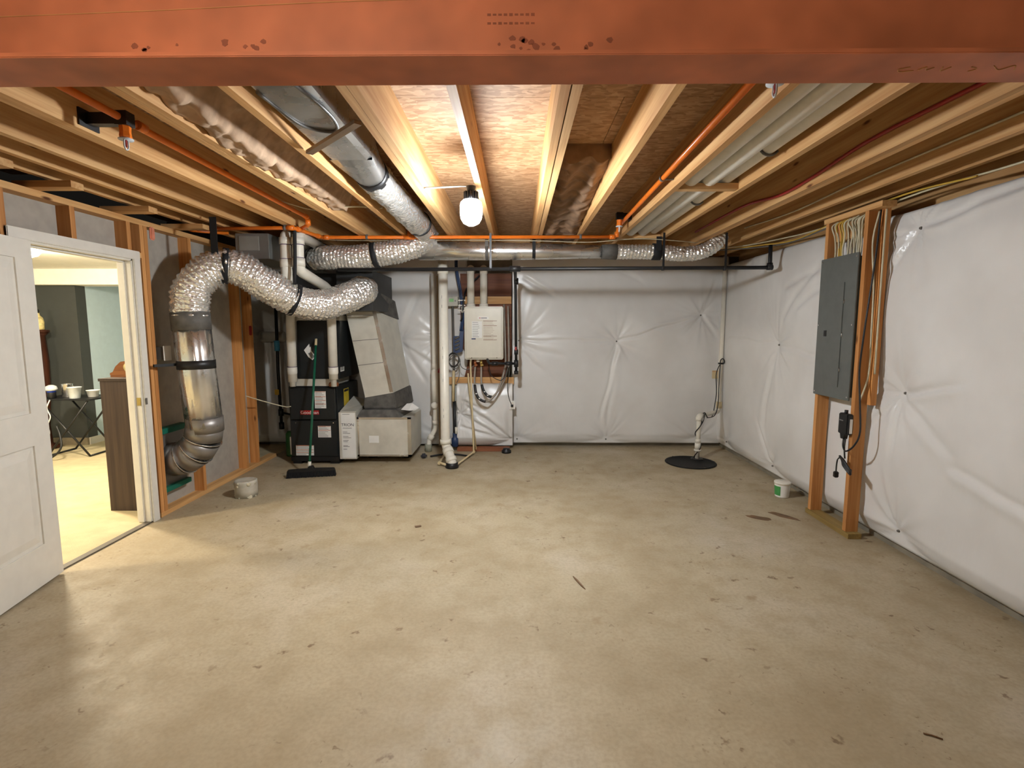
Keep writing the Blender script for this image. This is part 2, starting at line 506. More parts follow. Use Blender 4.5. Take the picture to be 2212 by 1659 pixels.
# left stud partition with the doorway (opening 3.01..3.83)
wl = sempty('wall_left', 'open stud partition backed with grey drywall')
XS = XL - 0.089
for (y0, y1, z0, z1) in ((YF, 2.98, 0, 2.335), (2.98, 3.86, 2.06, 2.335), (3.86, 5.52, 0, 2.335)):
    MB().box(XS - 0.013, XS, y0, y1, z0, z1).build('drywall_panel', DRYW, wl)
sm = mesh_only(MB().box(XS, XL, 0, 0.038, 0.038, 2.295), 'stud', WOODZ)
for y in (2.06, 2.49, 2.865, 3.93, 3.972, 4.50, 5.245, 5.475, 1.65, 1.24, 0.83, 0.42, 0.0, -0.41, -0.82, -1.23, -1.64):
    inst(sm, 'stud', (0, y, 0), wl)
cm = mesh_only(MB().box(XS, XL, 0, 0.038, 2.085, 2.295), 'cripple_stud', WOODZ)
for y in (3.325, 3.80): inst(cm, 'cripple_stud', (0, y, 0), wl)
MB().box(XS, XL, 2.90, 3.93, 2.047, 2.085).build('door_header', WOODY, wl)
for (y0, y1) in ((YF, 2.90), (3.93, 5.90)):
    MB().box(XS, XL, y0, y1, 0, 0.038).build('bottom_plate', WOODY, wl)
MB().box(XS, XL, YF, 5.55, 2.295, 2.335).build('top_plate', WOODY, wl)
for y in (2.62, 3.05, 3.68, 4.30):
    MB().box(XS, -2.60, y, y + 0.089, 2.336, 2.374).build('nailer', WOODX, wl)
# pocket behind the partition end
struct(MB().box(-3.72, -3.7, 5.52, YB, 0, OZ).build('wall_corner', DRYW), 'grey drywall beside the furnace')
struct(MB().box(-3.72, XS - 0.013, 5.52, 5.533, 0, OZ).build('wall_pocket', DRYW), 'grey drywall return')

# door casing and jambs
tr = sempty('trim_1', 'white painted door casing and jambs')
def casing(pts_box, nm, par): return MB().box(*pts_box).build(nm, DOORP, par, bevel=0.004)
casing((XL, XL + 0.016, 3.828, 3.895, 0, 2.088), 'casing', tr)
casing((XL, XL + 0.016, 2.885, 2.95, 0, 2.088), 'casing', tr)
casing((XL, XL + 0.018, 2.885, 3.895, 2.026, 2.09), 'casing', tr)
casing((XS - 0.016, XL + 0.001, 3.815, 3.834, 0.009, 2.03), 'jamb', tr)
casing((XS - 0.016, XL + 0.001, 2.945, 2.964, 0.009, 2.03), 'jamb', tr)
casing((XS - 0.016, XL + 0.001, 2.945, 3.834, 2.012, 2.031), 'jamb', tr)
casing((XS - 0.005, XL - 0.045, 3.803, 3.816, 0.009, 2.012), 'door_stop', tr)
casing((XS - 0.005, XL - 0.045, 2.963, 3.816, 2.0, 2.013), 'door_stop', tr)
for (y0, y1) in ((3.828, 3.895), (2.885, 2.95)):
    casing((XS - 0.03, XS - 0.013, y0, y1, 0.009, 2.088), 'casing', tr)
MB().box(XL - 0.035, XL - 0.006, 3.811, 3.8155, 0.93, 0.99).build('strike_plate', BRASS, tr)
MB().box(XL + 0.0165, XL + 0.019, 3.829, 3.850, 0.935, 0.985).build('strike_plate', GREYC, tr)
struct(MB().box(XL - 0.05, XL - 0.002, 2.965, 3.815, 0.0, 0.010).build('trim_2', plain('threshold_metal', (104, 96, 84), 0.5)), 'grey metal threshold strip')

# door leaf, swung right back towards the wall
door = sempty('door_1', 'white two panel door swung open')
dh = Vector((-2.828, 2.992, 0)); ang = math.radians(11.6)
dd = Vector((math.sin(ang), -math.cos(ang), 0)); dn = Vector((math.cos(ang), math.sin(ang), 0))
def dpt(u, w, z): return dh + dd * u + dn * w + Vector((0, 0, z))
def dbox(u0, u1, w0, w1, z0, z1):
    return MB().hex([dpt(u0, w0, z0), dpt(u1, w0, z0), dpt(u1, w1, z0), dpt(u0, w1, z0)], [dpt(u0, w0, z1), dpt(u1, w0, z1), dpt(u1, w1, z1), dpt(u0, w1, z1)])
leaf = dbox(0, 0.80, -0.026, 0.0, 0.015, 2.02).build('leaf', DOORP, door)
for (u0, u1, z0, z1) in ((0, 0.135, 0.015, 2.02), (0.665, 0.80, 0.015, 2.02), (0.135, 0.665, 0.015, 0.25), (0.135, 0.665, 0.84, 1.03), (0.135, 0.665, 1.91, 2.02)):
    dbox(u0, u1, 0.0, 0.009, z0, z1).build('rail' if u0 == 0.135 else 'stile', DOORP, door)
def raised(u0, u1, z0, z1):
    m = MB()
    a = [dpt(u, 0.0005, z) for u, z in ((u0, z0), (u1, z0), (u1, z1), (u0, z1))]
    i = 0.045
    b = [dpt(u, 0.008, z) for u, z in ((u0 + i, z0 + i), (u1 - i, z0 + i), (u1 - i, z1 - i), (u0 + i, z1 - i))]
    m.hex(a, b); return m.build('raised_panel', DOORP, leaf)
raised(0.155, 0.645, 0.27, 0.82); raised(0.155, 0.645, 1.05, 1.89)
MB().lathe([(0.03, 0), (0.03, 0.006), (0.011, 0.008), (0.011, 0.03), (0.026, 0.038), (0.029, 0.052), (0.02, 0.064), (0.002, 0.067)], dpt(0.735, 0.009, 0.95), dn).build('knob', BRASS, leaf)
for z in (0.25, 1.0, 1.85):
    MB().cyl((-2.836, 2.998, z - 0.045), (-2.836, 2.998, z + 0.045), 0.007, n=10).build('hinge', GREYC, door)

# the room next door
DZ = 2.24
struct(MB().box(-8.0, XS - 0.013, 0.0, 8.2, DZ, DZ + 0.02).build('ceiling_den', DENW), 'cream ceiling of the next room')
struct(MB().box(-8.0, -5.57, 6.45, 6.6, 0.10, 2.05).build('wall_den_back', DENDARK), 'charcoal painted accent wall')
struct(MB().box(-8.0, -5.57, 6.43, 6.6, 0.0, 0.10).build('baseboard_back', plain('den_dusty_base', (150, 136, 112), 0.6)), 'dusty beige baseboard')
struct(MB().box(-5.70, -5.572, 6.60, 8.2, 0.0, DZ).build('wall_den_side', DENBLUE), 'pale blue painted wall')
struct(MB().box(-5.572, -5.555, 6.46, 8.1, 0.008, 0.10).build('baseboard_side', DOORP), 'white baseboard')
struct(MB().box(-5.7, -3.6, 8.1, 8.2, 0.0, DZ).build('wall_den_end', DENBLUE), 'pale blue end wall')
struct(MB().box(-3.76, -3.722, 5.53, 8.2, 0.0, DZ).build('wall_den_right', DENBLUE), 'pale blue wall')
struct(MB().box(-8.0, -3.73, 6.32, 6.62, 2.05, DZ).build('trim_3', DENW), 'cream soffit over the niche')
struct(MB().box(-8.1, -8.0, -0.1, 8.2, 0.0, DZ).build('wall_den_left', DENBLUE), 'pale blue wall')
struct(MB().box(-8.0, XS - 0.013, -0.1, 0.0, 0.0, DZ).build('wall_den_front', DENBLUE), 'pale blue wall')

# ------------------------------------------------------------------ lamps
b = thing('ceiling_bulb', 'large glowing white LED bulb hanging from a ceiling joist', 'light bulb', (-0.29, 3.3, 2.40))
MB().lathe([(0.02, -0.082), (0.050, -0.085), (0.066, -0.10), (0.070, -0.13), (0.070, -0.165), (0.064, -0.20), (0.048, -0.225), (0.02, -0.24), (0.001, -0.243)], (-0.29, 3.3, 2.40), n=28).build('globe', GLOW, b)
hs = MB().cyl((-0.29, 3.3, 2.318), (-0.29, 3.3, 2.365), 0.030, n=20)
for k in range(16):
    a = 2 * math.pi * k / 16; hs.obox((-0.29 + 0.036 * math.cos(a), 3.3 + 0.036 * math.sin(a), 2.342), (0.022, 0.004, 0.048), Matrix.Rotation(a, 3, 'Z'))
hs.build('heat_sink', BLACK, b)
MB().lathe([(0.024, 0), (0.026, 0.02), (0.030, 0.03), (0.030, 0.036)], (-0.29, 3.3, 2.364), n=18).build('socket', BLACK, b)
wire('cable', [(-0.29, 3.3, 2.397), (-0.33, 3.31, 2.405), (-0.45, 3.32, 2.402), (-0.59, 3.33, 2.398)], 0.006, WHITE, b)

b = thing('rear_bulb', 'bare bulb on the ceiling behind the steel beam', 'light bulb', (-0.75, -0.3, 2.40))
MB().lathe([(0.015, -0.06), (0.03, -0.075), (0.05, -0.11), (0.05, -0.14), (0.03, -0.17), (0.001, -0.18)], (-0.75, -0.3, 2.40), n=24).build('globe', GLOW2, b)
MB().lathe([(0.055, 0), (0.05, -0.03), (0.02, -0.04), (0.018, -0.062)], (-0.75, -0.3, 2.40), n=20).build('lampholder', WHITE, b)

for i, (x, y, lab) in enumerate(((-4.34, 4.51, 'round flush ceiling light nearest the doorway in the next room'), (-4.96, 2.46, 'round flush ceiling light deeper in the next room'))):
    b = thing('flush_light', lab, 'ceiling light', (x, y, DZ))
    MB().lathe([(0.15, 0), (0.15, -0.015), (0.14, -0.02), (0.138, -0.002)], (x, y, DZ), n=28).build('rim', WHITE, b)
    MB().lathe([(0.137, -0.018), (0.135, -0.05), (0.11, -0.085), (0.06, -0.105), (0.001, -0.11)], (x, y, DZ), n=28).build('diffuser', emit('den_glow%d' % i, DEN_C, DEN_W), b)

# ------------------------------------------------------------------ steel beam
b = thing('steel_beam', 'rust orange primed steel I-beam crossing the ceiling overhead', 'steel beam', (0, 1.355, 2.16))
MB().box(XL, XR, 1.28, 1.43, 2.16, 2.172).build('bottom_flange', BEAM_L, b, bevel=0.002)
MB().box(XL, XR, 1.28, 1.43, 2.35, 2.362).build('top_flange', BEAM_L, b)
MB().box(XL, XR, 1.349, 1.361, 2.172, 2.35).build('web', BEAM_L, b)
MB().box(XL, XR, 1.285, 1.425, 2.362, 2.398).build('nailer_plank', WOODX, b)
# chalk scrawl on the underside and stamped marks on the web
for pts in ([(0.97, 1.345), (0.95, 1.355), (0.96, 1.368), (0.99, 1.362)], [(1.0, 1.36), (1.01, 1.345), (1.02, 1.36), (1.03, 1.347)], [(1.05, 1.345), (1.06, 1.365), (1.07, 1.345)], [(1.12, 1.345), (1.14, 1.355), (1.13, 1.368)], [(1.17, 1.34), (1.20, 1.36), (1.22, 1.34), (1.24, 1.362)]):
    MB().tube(spline([(x, y, 2.1595) for x, y in pts], 6), 0.0014, 5).build('chalk_mark', CHALK, b)
MB().tube(spline([(-1.35, 1.3485, 2.288), (-0.9, 1.3485, 2.302), (-0.5, 1.3485, 2.318), (-0.2, 1.3485, 2.325)], 8), 0.0012, 5).build('chalk_line', CHALK, b)
for k in range(2):
    for i in range(9):
        x = -0.07 + i * 0.0135
        MB().obox((x, 1.3488, 2.262 + k * 0.02 + 0.006), (0.009, 0.001, 0.004 + 0.003 * random.random())).build('stamp', SOOT, b)
for i in range(26):
    x = random.choice((-0.95, -0.9, -0.70, -0.66, 0.0, 0.06, 0.2)) + random.uniform(-0.05, 0.05)
    r = random.uniform(0.004, 0.011); z = 2.215 + random.uniform(-0.012, 0.02)
    pts = [(x + r * math.cos(t) * random.uniform(.6, 1.3), 1.3489, z + r * math.sin(t) * random.uniform(.5, 1.1)) for t in [k * 2 * math.pi / 8 for k in range(8)]]
    MB().prism(pts, (0, -0.0006, 0)).build('smudge', SOOT, b)

# ------------------------------------------------------------------ insulation blankets on the foundation walls
def blanket(fn, s0, s1, t0, t1, tacks, creases, step=0.014, bulge=0.075, seed=0, loose=1.0, top=None):
    ns = int((s1 - s0) / step); nt = int((t1 - t0) / step)
    v = []; f = []
    ph = [random.uniform(0, 6.28) for _ in tacks]
    for j in range(nt + 1):
        for i in range(ns + 1):
            s = s0 + (s1 - s0) * i / ns
            tt = t1 if top is None else top(s)
            t = t0 + (tt - t0) * j / nt
            e = min(1.0, (t - t0) / 0.12); e2 = min(1.0, (tt - t) / 0.14)
            d = bulge * math.sqrt(max(0, e)) * (0.45 + 0.55 * math.sqrt(max(0, e2)))
            d += 0.018 * noise.noise(Vector((s * 1.3, t * 1.0, seed))) + 0.006 * noise.noise(Vector((s * 3.5 + t, t * 2.2, seed + 5)))
            pin = 0.0
            for k, (a, c) in enumerate(tacks):
                dx, dz = s - a, t - c; r = math.hypot(dx, dz); th = math.atan2(dz, dx)
                pin = max(pin, math.exp(-(r / 0.20) ** 1.0))
                if r < 1.1:
                    w = math.exp(-r / 0.26) * min(1, r / 0.05)
                    fold = noise.noise(Vector((math.cos(th) * 3.2, math.sin(th) * 3.2, ph[k]))) + 0.6 * noise.noise(Vector((math.cos(th) * 7, math.sin(th) * 7, ph[k] + 9)))
                    d += 0.026 * loose * w * fold
            d -= (bulge * 0.92) * pin
            for (a, c, a2, c2, dep, wd) in creases:
                ux, uz = a2 - a, c2 - c; L = math.hypot(ux, uz); ux /= L; uz /= L
                q = (s - a) * ux + (t - c) * uz
                if 0 < q < L:
                    m = (s - a) * -uz + (t - c) * ux
                    m += 0.02 * noise.noise(Vector((q * 4, a, c)))
                    fade = min(1, q / 0.06) * min(1, (L - q) / 0.15)
                    d += dep * fade * (-math.exp(-(m / wd) ** 2) + 0.75 * math.exp(-((m - 1.9 * wd) / (1.5 * wd)) ** 2))
            # sagging drag folds under the top edge
            g = max(0, 1 - (tt - t) / 0.55)
            d += 0.010 * loose * g * noise.noise(Vector((s * 9 + (tt - t) * 4.0, (tt - t) * 1.2, seed + 2)))
            v.append(fn(s, t, max(0.006, d)))
    W = ns + 1
    for j in range(nt):
        for i in range(ns):
            f.append((j * W + i, j * W + i + 1, (j + 1) * W + i + 1, (j + 1) * W + i))
    # back sheet so that the blanket has thickness
    o = len(v)
    for (s, t) in ((s0, t0), (s1, t0), (s1, t1 if top is None else top(s1)), (s0, t1 if top is None else top(s0))): v.append(fn(s, t, 0.0))
    m = MB(); m.add(v, f, True)
    m.f.append((o, o + 1, o + 2, o + 3)); m.sm.append(False)
    for a, bq, lst in ((o, o + 1, [i for i in range(W)]), (o + 3, o + 2, [nt * W + i for i in range(W)]), (o, o + 3, [j * W for j in range(nt + 1)]), (o + 1, o + 2, [j * W + ns for j in range(nt + 1)])):
        m.f.append(tuple([a] + lst + [bq])); m.sm.append(False)
    return m
def pins(fn, tacks, par, r=0.011):
    for (a, c) in tacks:
        p = Vector(fn(a, c, 0.004)); q = Vector(fn(a, c, 0.018))
        MB().cyl(p, q, r, r * 0.7, n=10).build('fastener_pin', GREYC, par)

YP = 6.44
fb = lambda s, t, d: (s, YP - d - 0.002, t)
tb = [(1.25, 1.35), (2.29, 1.675), (1.14, 0.10), (0.0, 0.10), (2.3, 0.10), (0.02, 1.36)]
cb = [(1.25, 1.35, 2.29, 1.675, 0.020, 0.016), (0.05, 1.37, 1.22, 1.36, 0.012, 0.013), (1.25, 1.33, 1.05, 0.35, 0.018, 0.02), (1.24, 1.33, 1.12, 0.1, 0.010, 0.03),
      (2.30, 1.66, 2.52, 1.35, 0.016, 0.02), (2.30, 1.70, 2.45, 2.15, 0.014, 0.02), (0.05, 2.15, 0.55, 1.85, 0.010, 0.02), (1.25, 2.23, 1.6, 2.02, 0.012, 0.025), (0.03, 1.25, 0.35, 0.95, 0.014, 0.03), (0.03, 1.30, 0.65, 1.15, 0.010, 0.03)]
o = blanket(fb, -0.06, 2.59, 0.05, 2.385, tb, cb, seed=3, top=lambda s: 2.385).build('insulation_blanket', POLY)
tag(o, 'wide white plastic insulation blanket on the far wall right of the water heater', 'insulation'); pins(fb, tb, o)
tl = [(-1.47, 1.366), (-1.45, 0.12), (-0.95, 1.40), (-0.95, 0.12)]
cl = [(-1.47, 1.37, -0.95, 1.36, 0.012, 0.02), (-1.47, 1.34, -1.1, 0.8, 0.016, 0.03), (-1.47, 1.40, -1.2, 2.0, 0.014, 0.03), (-1.47, 1.34, -0.95, 1.0, 0.014, 0.025)]
o = blanket(fb, -2.44, -0.62, 0.03, 2.385, tl, cl, seed=11).build('insulation_blanket', POLY)
tag(o, 'white plastic insulation blanket between the furnace duct and the water heater', 'insulation'); pins(fb, tl, o)
o = blanket(fb, -3.68, -2.45, 0.05, 2.2, [(-3.0, 1.42)], [(-3.1, 1.4, -3.05, 0.1, 0.03, 0.03), (-2.95, 1.3, -2.85, 0.3, 0.03, 0.03)], seed=23, bulge=0.10).build('insulation_blanket', POLY)
tag(o, 'shaded grey white insulation blanket in the corner left of the furnace', 'insulation')

XP = 2.60
fr = lambda s, t, d: (XP - d - 0.002, s, t)
tr_ = [(5.065, 1.352), (3.39, 1.087), (3.38, 2.155), (5.06, 0.13), (3.35, 0.15), (6.2, 0.12), (1.7, 1.1), (1.7, 0.15), (1.7, 2.1), (0.0, 1.1), (0.0, 0.15)]
cr = [(5.0, 1.35, 4.1, 1.27, 0.012, 0.02), (5.06, 1.37, 6.2, 1.40, 0.008, 0.015), (5.07, 1.30, 5.15, 0.5, 0.012, 0.03), (3.36, 1.09, 2.85, 1.20, 0.018, 0.018), (3.36, 1.06, 2.85, 0.72, 0.012, 0.03), (2.95, 0.72, 1.9, 0.50, 0.015, 0.025), (3.35, 2.16, 2.3, 2.26, 0.020, 0.02), (3.39, 2.15, 3.55, 1.85, 0.020, 0.02),
      (3.39, 1.05, 3.40, 0.6, 0.014, 0.02), (4.95, 1.6, 4.3, 2.1, 0.012, 0.03), (5.05, 0.15, 5.3, 0.6, 0.02, 0.02), (4.9, 1.9, 4.15, 2.05, 0.012, 0.03), (4.7, 1.7, 4.15, 1.9, 0.010, 0.025)]
o = blanket(fr, 1.0, 6.43, 0.055, 2.28, tr_, cr, seed=31, bulge=0.085, step=0.016).build('insulation_blanket', POLY)
tag(o, 'long white plastic insulation blanket covering the right hand wall', 'insulation'); pins(fr, [p for p in tr_ if p[0] > 1.2], o)
o = blanket(fr, YF, 0.99, 0.055, 2.28, [(0, 1.1), (0, 0.15), (-1.7, 1.1)], [], seed=37, bulge=0.085, step=0.05).build('insulation_blanket', POLY)
tag(o, 'white plastic insulation blanket on the right wall nearest the viewer', 'insulation')
# bulging bay below the water heater
fh = lambda s, t, d: (s, 6.30 - d, t)
th = [(-0.06, 0.12), (-0.70, 0.45)]
ch = [(-0.68, 0.58, -0.15, 0.22, 0.022, 0.022), (-0.68, 0.45, -0.2, 0.15, 0.018, 0.02), (-0.72, 0.30, -0.25, 0.16, 0.02, 0.018), (-0.70, 0.62, -0.40, 0.50, 0.02, 0.02), (-0.6, 0.82, -0.55, 0.6, 0.012, 0.02), (-0.12, 0.15, -0.08, 0.6, 0.014, 0.03)]
o = blanket(fh, -0.745, -0.055, 0.045, 0.835, th, ch, seed=41, bulge=0.13, step=0.009, loose=1.3).build('insulation_blanket', POLY)
tag(o, 'crumpled white insulation blanket bulging below the water heater', 'insulation')
tag(MB().box(-0.74, -0.09, 6.16, 6.26, 0.001, 0.044).build('sill_board', wood('sill_wood', 0, (150, 96, 66), (120, 72, 50))), 'reddish wooden sill board on the floor under the crumpled blanket', 'board')
tag(MB().lathe([(0.058, 0.001), (0.06, 0.015), (0.058, 0.03), (0.04, 0.045), (0.04, 0.055)], (-0.13, 6.10, 0), n=20).build('floor_cleanout', BLACK), 'round black cleanout cap on the floor by the crumpled blanket', 'pipe cap')

# ------------------------------------------------------------------ orange sprinkler piping
def ring(mb, p, d, r, h):
    p = Vector(p); d = Vector(d).normalized(); mb.cyl(p - d * h / 2, p + d * h / 2, r, n=14)
sp = thing('sprinkler_pipe', 'orange sprinkler pipe running along under the joists', 'pipe', (-0.9, 4.96, 2.375))
MB().tube(bez([(-2.86, 4.53, 2.375), (-1.93, 4.485, 2.375), (-1.86, 4.955, 2.375), (0.93, 4.955, 2.375)], 0.03), 0.0165, 14).build('pipe', ORANGE, sp)
MB().tube(bez([(-2.86, 4.53, 2.375), (-2.87, 4.57, 2.372), (-2.62, 4.72, 2.372)], 0.03), 0.015, 12).build('pipe', ORANGE, sp)
for p, d in (((-2.82, 4.528, 2.375), (1, 0, 0)), ((-1.95, 4.485, 2.375), (1, 0, 0)), ((-1.915, 4.56, 2.375), (0.15, 1, 0)), ((-1.87, 4.90, 2.375), (0.15, 1, 0)), ((-1.82, 4.955, 2.375), (1, 0, 0)), ((0.90, 4.955, 2.375), (1, 0, 0))):
    m = MB(); ring(m, p, d, 0.022, 0.055); m.build('coupling', ORANGE, sp)
m = MB(); ring(m, (-1.025, 4.955, 2.375), (1, 0, 0), 0.022, 0.10); m.cyl((-1.025, 4.955, 2.375), (-1.025, 4.955, 2.425), 0.021, n=14); m.build('tee', ORANGE, sp)
MB().cyl((-1.025, 4.955, 2.42), (-1.025, 4.955, 2.60), 0.016, n=14).build('riser', ORANGE, sp)
for x, y in ((-2.0, 4.487), (-1.43, 4.955), (0.60, 4.955)):
    m = MB(); ring(m, (x, y, 2.375), (1, 0, 0), 0.020, 0.022); m.box(x - 0.011, x + 0.011, y - 0.004, y + 0.004, 2.39, 2.402); m.build('pipe_clip', GREYC, sp)
for nm, lab, x0, y0, x1, y1, xc in (('left', 'orange sprinkler branch pipe in the joist bay above the doorway side', -1.775, 1.0, -1.80, 4.49, 0), ('right', 'orange sprinkler branch pipe in the joist bay beside the white drain pipes', 0.885, 1.0, 0.945, 4.90, 0)):
    br = thing('sprinkler_branch', lab, 'pipe', (x1, y1, 2.46))
    if nm == 'left':
        pts = [(x0, y0, 2.46), (x1, y1, 2.46), (x1, y1 + 0.005, 2.40), (-1.905, 4.60, 2.39)]
        fit = [((x1, y1 - 0.03, 2.46), (0, 1, 0)), ((x1, y1, 2.42), (0, 0, 1)), ((-1.773, 2.50, 2.46), (0, 1, 0))]
        clips = []
    else:
        pts = [(x0, y0, 2.46), (x1, y1, 2.46), (x1, y1 + 0.05, 2.40), (x1 - 0.005, 4.955, 2.378)]
        fit = [((x1, y1 - 0.02, 2.46), (0, 1, 0)), ((x1 - 0.003, 4.953, 2.395), (0, 0, 1))]
        clips = [(0.918, 3.35)]
    MB().tube(bez(pts, 0.025), 0.0165, 14).build('pipe', ORANGE, br)
    for p, d in fit:
        m = MB(); ring(m, p, d, 0.022, 0.05); m.build('coupling', ORANGE, br)
    for x, y in clips:
        m = MB(); ring(m, (x, y, 2.46), (0, 1, 0), 0.020, 0.024); m.box(x, x + 0.075, y - 0.01, y + 0.01, 2.449, 2.454); m.build('pipe_clip', GREYC, br)
def head(lab, x, y, z, side, wall):
    h = thing('fire_sprinkler', lab, 'sprinkler', (x, y, z), 'fire sprinkler heads on the joists')
    m = MB().box(min(x, wall), max(x, wall), y - 0.02, y + 0.02, z + 0.06, z + 0.11)
    w0, w1 = sorted((wall, wall + side * 0.008)); m.box(w0, w1, y - 0.055, y + 0.055, z + 0.045, z + 0.12)
    m.obox((x, y, z + 0.085), (0.055, 0.055, 0.06)); m.build('bracket', BLACK, h)
    MB().lathe([(0.022, 0.0), (0.025, 0.012), (0.022, 0.03), (0.024, 0.055)], (x, y, z), n=6, smooth=False).build('body', ORANGE, h)
    MB().lathe([(0.03, -0.004), (0.031, 0.0), (0.018, 0.006)], (x, y, z), n=20).build('escutcheon', CLEARP, h)
    MB().tube(bez([(x, y - 0.012, z), (x, y - 0.014, z - 0.035), (x, y, z - 0.05), (x, y + 0.014, z - 0.035), (x, y + 0.012, z)], 0.012), 0.0035, 8).build('yoke', CLEARP, h)
    MB().cyl((x, y, z - 0.035), (x, y, z - 0.003), 0.004, n=8).build('glass_bulb', REDP, h)
head('orange sprinkler head in a black bracket nearest the doorway', -1.775, 2.40, 2.37, 1, -1.943)
head('sprinkler head right beneath the steel beam by the white drain pipes', 0.89, 1.87, 2.36, -1, 0.986)
head('small orange sprinkler head at the far end of the right branch pipe', 0.89, 4.58, 2.40, -1, 0.986)

# ------------------------------------------------------------------ ducts
d = thing('bay_duct', 'galvanised sheet metal duct lying in the joist bay left of the bulb', 'duct', (-0.88, 2.4, 2.5))
m = MB(); pr = [(-1.035, 2.452), (-1.02, 2.44), (-0.83, 2.44), (-0.80, 2.455), (-0.80, 2.60), (-1.035, 2.60)]
m.prism([(x, 0.9, z) for x, z in pr], (0, 2.02, 0)); m.build('rectangular_run', SHEET, d)
a = [(x, 2.92, z) for x, z in ((-1.035, 2.44), (-0.80, 2.44), (-0.80, 2.60), (-1.035, 2.60))]
n_ = 24; m = MB(); v = []
for k in range(n_):
    t = 2 * math.pi * k / n_; c, s = math.cos(t), math.sin(t); e = max(abs(c), abs(s))
    v.append((-0.918 + 0.1175 * c / e, 2.92, 2.52 + 0.08 * s / e))
for k in range(n_):
    t = 2 * math.pi * k / n_; v.append((-0.92 + 0.10 * math.cos(t), 3.30, 2.49 + 0.10 * math.sin(t)))
m.add(v, [(k, (k + 1) % n_, n_ + (k + 1) % n_, n_ + k) for k in range(n_)], True); m.build('transition', SHEET, d)
MB().tube(spline([(-0.93, 1.6, 2.436), (-0.83, 2.1, 2.434), (-0.81, 2.35, 2.434), (-0.86, 2.50, 2.436), (-0.98, 2.42, 2.436), (-1.02, 2.1, 2.438)], 8), 0.008, 6).build('seam_rib', GREYC, d)
band('tape_band', (-0.92, 3.28, 2.49), (-0.92, 3.36, 2.485), 0.106, BLACK, d)
flex('foil_sleeve', [(-0.92, 3.33, 2.487), (-0.915, 3.8, 2.475), (-0.90, 4.3, 2.462), (-0.89, 4.75, 2.455), (-0.89, 5.10, 2.445)], 0.105, d, amp=0.002, crum=0.012)
band('zip_tie', (-0.889, 4.70, 2.456), (-0.889, 4.73, 2.455), 0.113, BLACK, d)
tag(MB().obox((-0.86, 2.46, 2.39), (0.52, 0.034, 0.016), Matrix.Rotation(math.radians(-46), 3, 'Z')).build('bridging_strap', plain('old_steel', (128, 104, 78), 0.5, metal=0.4)), 'thin rusty metal strap nailed under the joists across the bay duct', 'strap')

fx = thing('flex_duct', 'short crinkled silver flex duct below the bay duct, strapped in black', 'flexible duct', (-1.4, 4.95, 2.2))
flex('sleeve', [(-2.03, 5.24, 2.215), (-1.89, 5.12, 2.21), (-1.615, 5.08, 2.205), (-1.38, 5.08, 2.23), (-1.145, 5.08, 2.265), (-0.97, 5.10, 2.33), (-0.90, 5.13, 2.40), (-0.895, 5.14, 2.44)], 0.111, fx)
MB().tube([(-1.41, 5.08, 2.222), (-1.365, 5.08, 2.23)], 0.125, 28).build('strap', STRAPM, fx)
sd = thing('sheet_duct', 'long round sheet metal duct along the far wall behind the orange pipe', 'duct', (0, 5.2, 2.28))
MB().tube([(-0.98, 5.2, 2.285), (-0.3, 5.2, 2.28), (0.16, 5.2, 2.277), (0.95, 5.2, 2.272)], [0.092, 0.088, 0.08, 0.060], 28).build('round_run', SHEET, sd)
MB().cyl((0.84, 5.2, 2.272), (0.99, 5.2, 2.272), 0.070, 0.078, n=24).build('tape_sleeve', MASTIC, sd)
for x, hgt in ((-0.30, 0), (0.165, 0)):
    MB().cyl((x - 0.016, 5.2, 2.28), (x + 0.016, 5.2, 2.28), 0.0905 if x < 0 else 0.083, n=24).build('hanger_strap', STRAPM if x > 0 else MASTIC, sd)
    MB().box(x - 0.016, x + 0.016, 5.118, 5.122, 2.25, 2.41).build('hanger_tail', STRAPM if x > 0 else MASTIC, sd)
fx = thing('flex_duct', 'slim silver flex duct bending up near the far right corner', 'flexible duct', (1.4, 5.2, 2.25))
flex('sleeve', [(0.98, 5.2, 2.272), (1.2, 5.2, 2.272), (1.42, 5.2, 2.268), (1.62, 5.2, 2.25), (1.80, 5.2, 2.265), (1.95, 5.2, 2.33), (2.04, 5.21, 2.44)], 0.070, fx, amp=0.005, crum=0.008)
MB().cyl((1.345, 5.2, 2.272), (1.425, 5.2, 2.27), 0.082, n=24).build('strap', STRAPM, fx)
MB().box(1.36, 1.41, 5.105, 5.112, 2.27, 2.405).build('strap_tail', STRAPM, fx)

rd = thing('return_riser', 'tall shiny round metal duct with elbow against the stud wall', 'duct', (-2.62, 4.15, 0.35))
MB().tube([(-2.61, 4.17, 0.70), (-2.64, 4.16, 1.2), (-2.655, 4.15, 1.60)], [(lambda a, i_: 0.137 + 0.0018 * math.sin(a * 9) + 0.0012 * math.sin(a * 17 + 1))] * 3, 96).build('riser', SHEET, rd)
MB().cyl((-2.652, 4.15, 1.50), (-2.657, 4.15, 1.64), 0.143, n=32).build('mastic_collar', MASTIC, rd)
MB().cyl((-2.640, 4.16, 1.185), (-2.641, 4.16, 1.255), 0.1415, n=32).build('band', BLACK, rd)
MB().obox((-2.77, 4.03, 1.225), (0.02, 0.24, 0.022), Matrix.Rotation(math.radians(-28), 3, 'Z')).build('band_tail', BLACK, rd)
arc = []
for k in range(9):
    t = math.pi / 2 * k / 8
    arc.append(Vector((-2.90 + 0.285 * math.cos(t), 4.175, 0.72 - 0.285 * math.sin(t) - 0.02)))
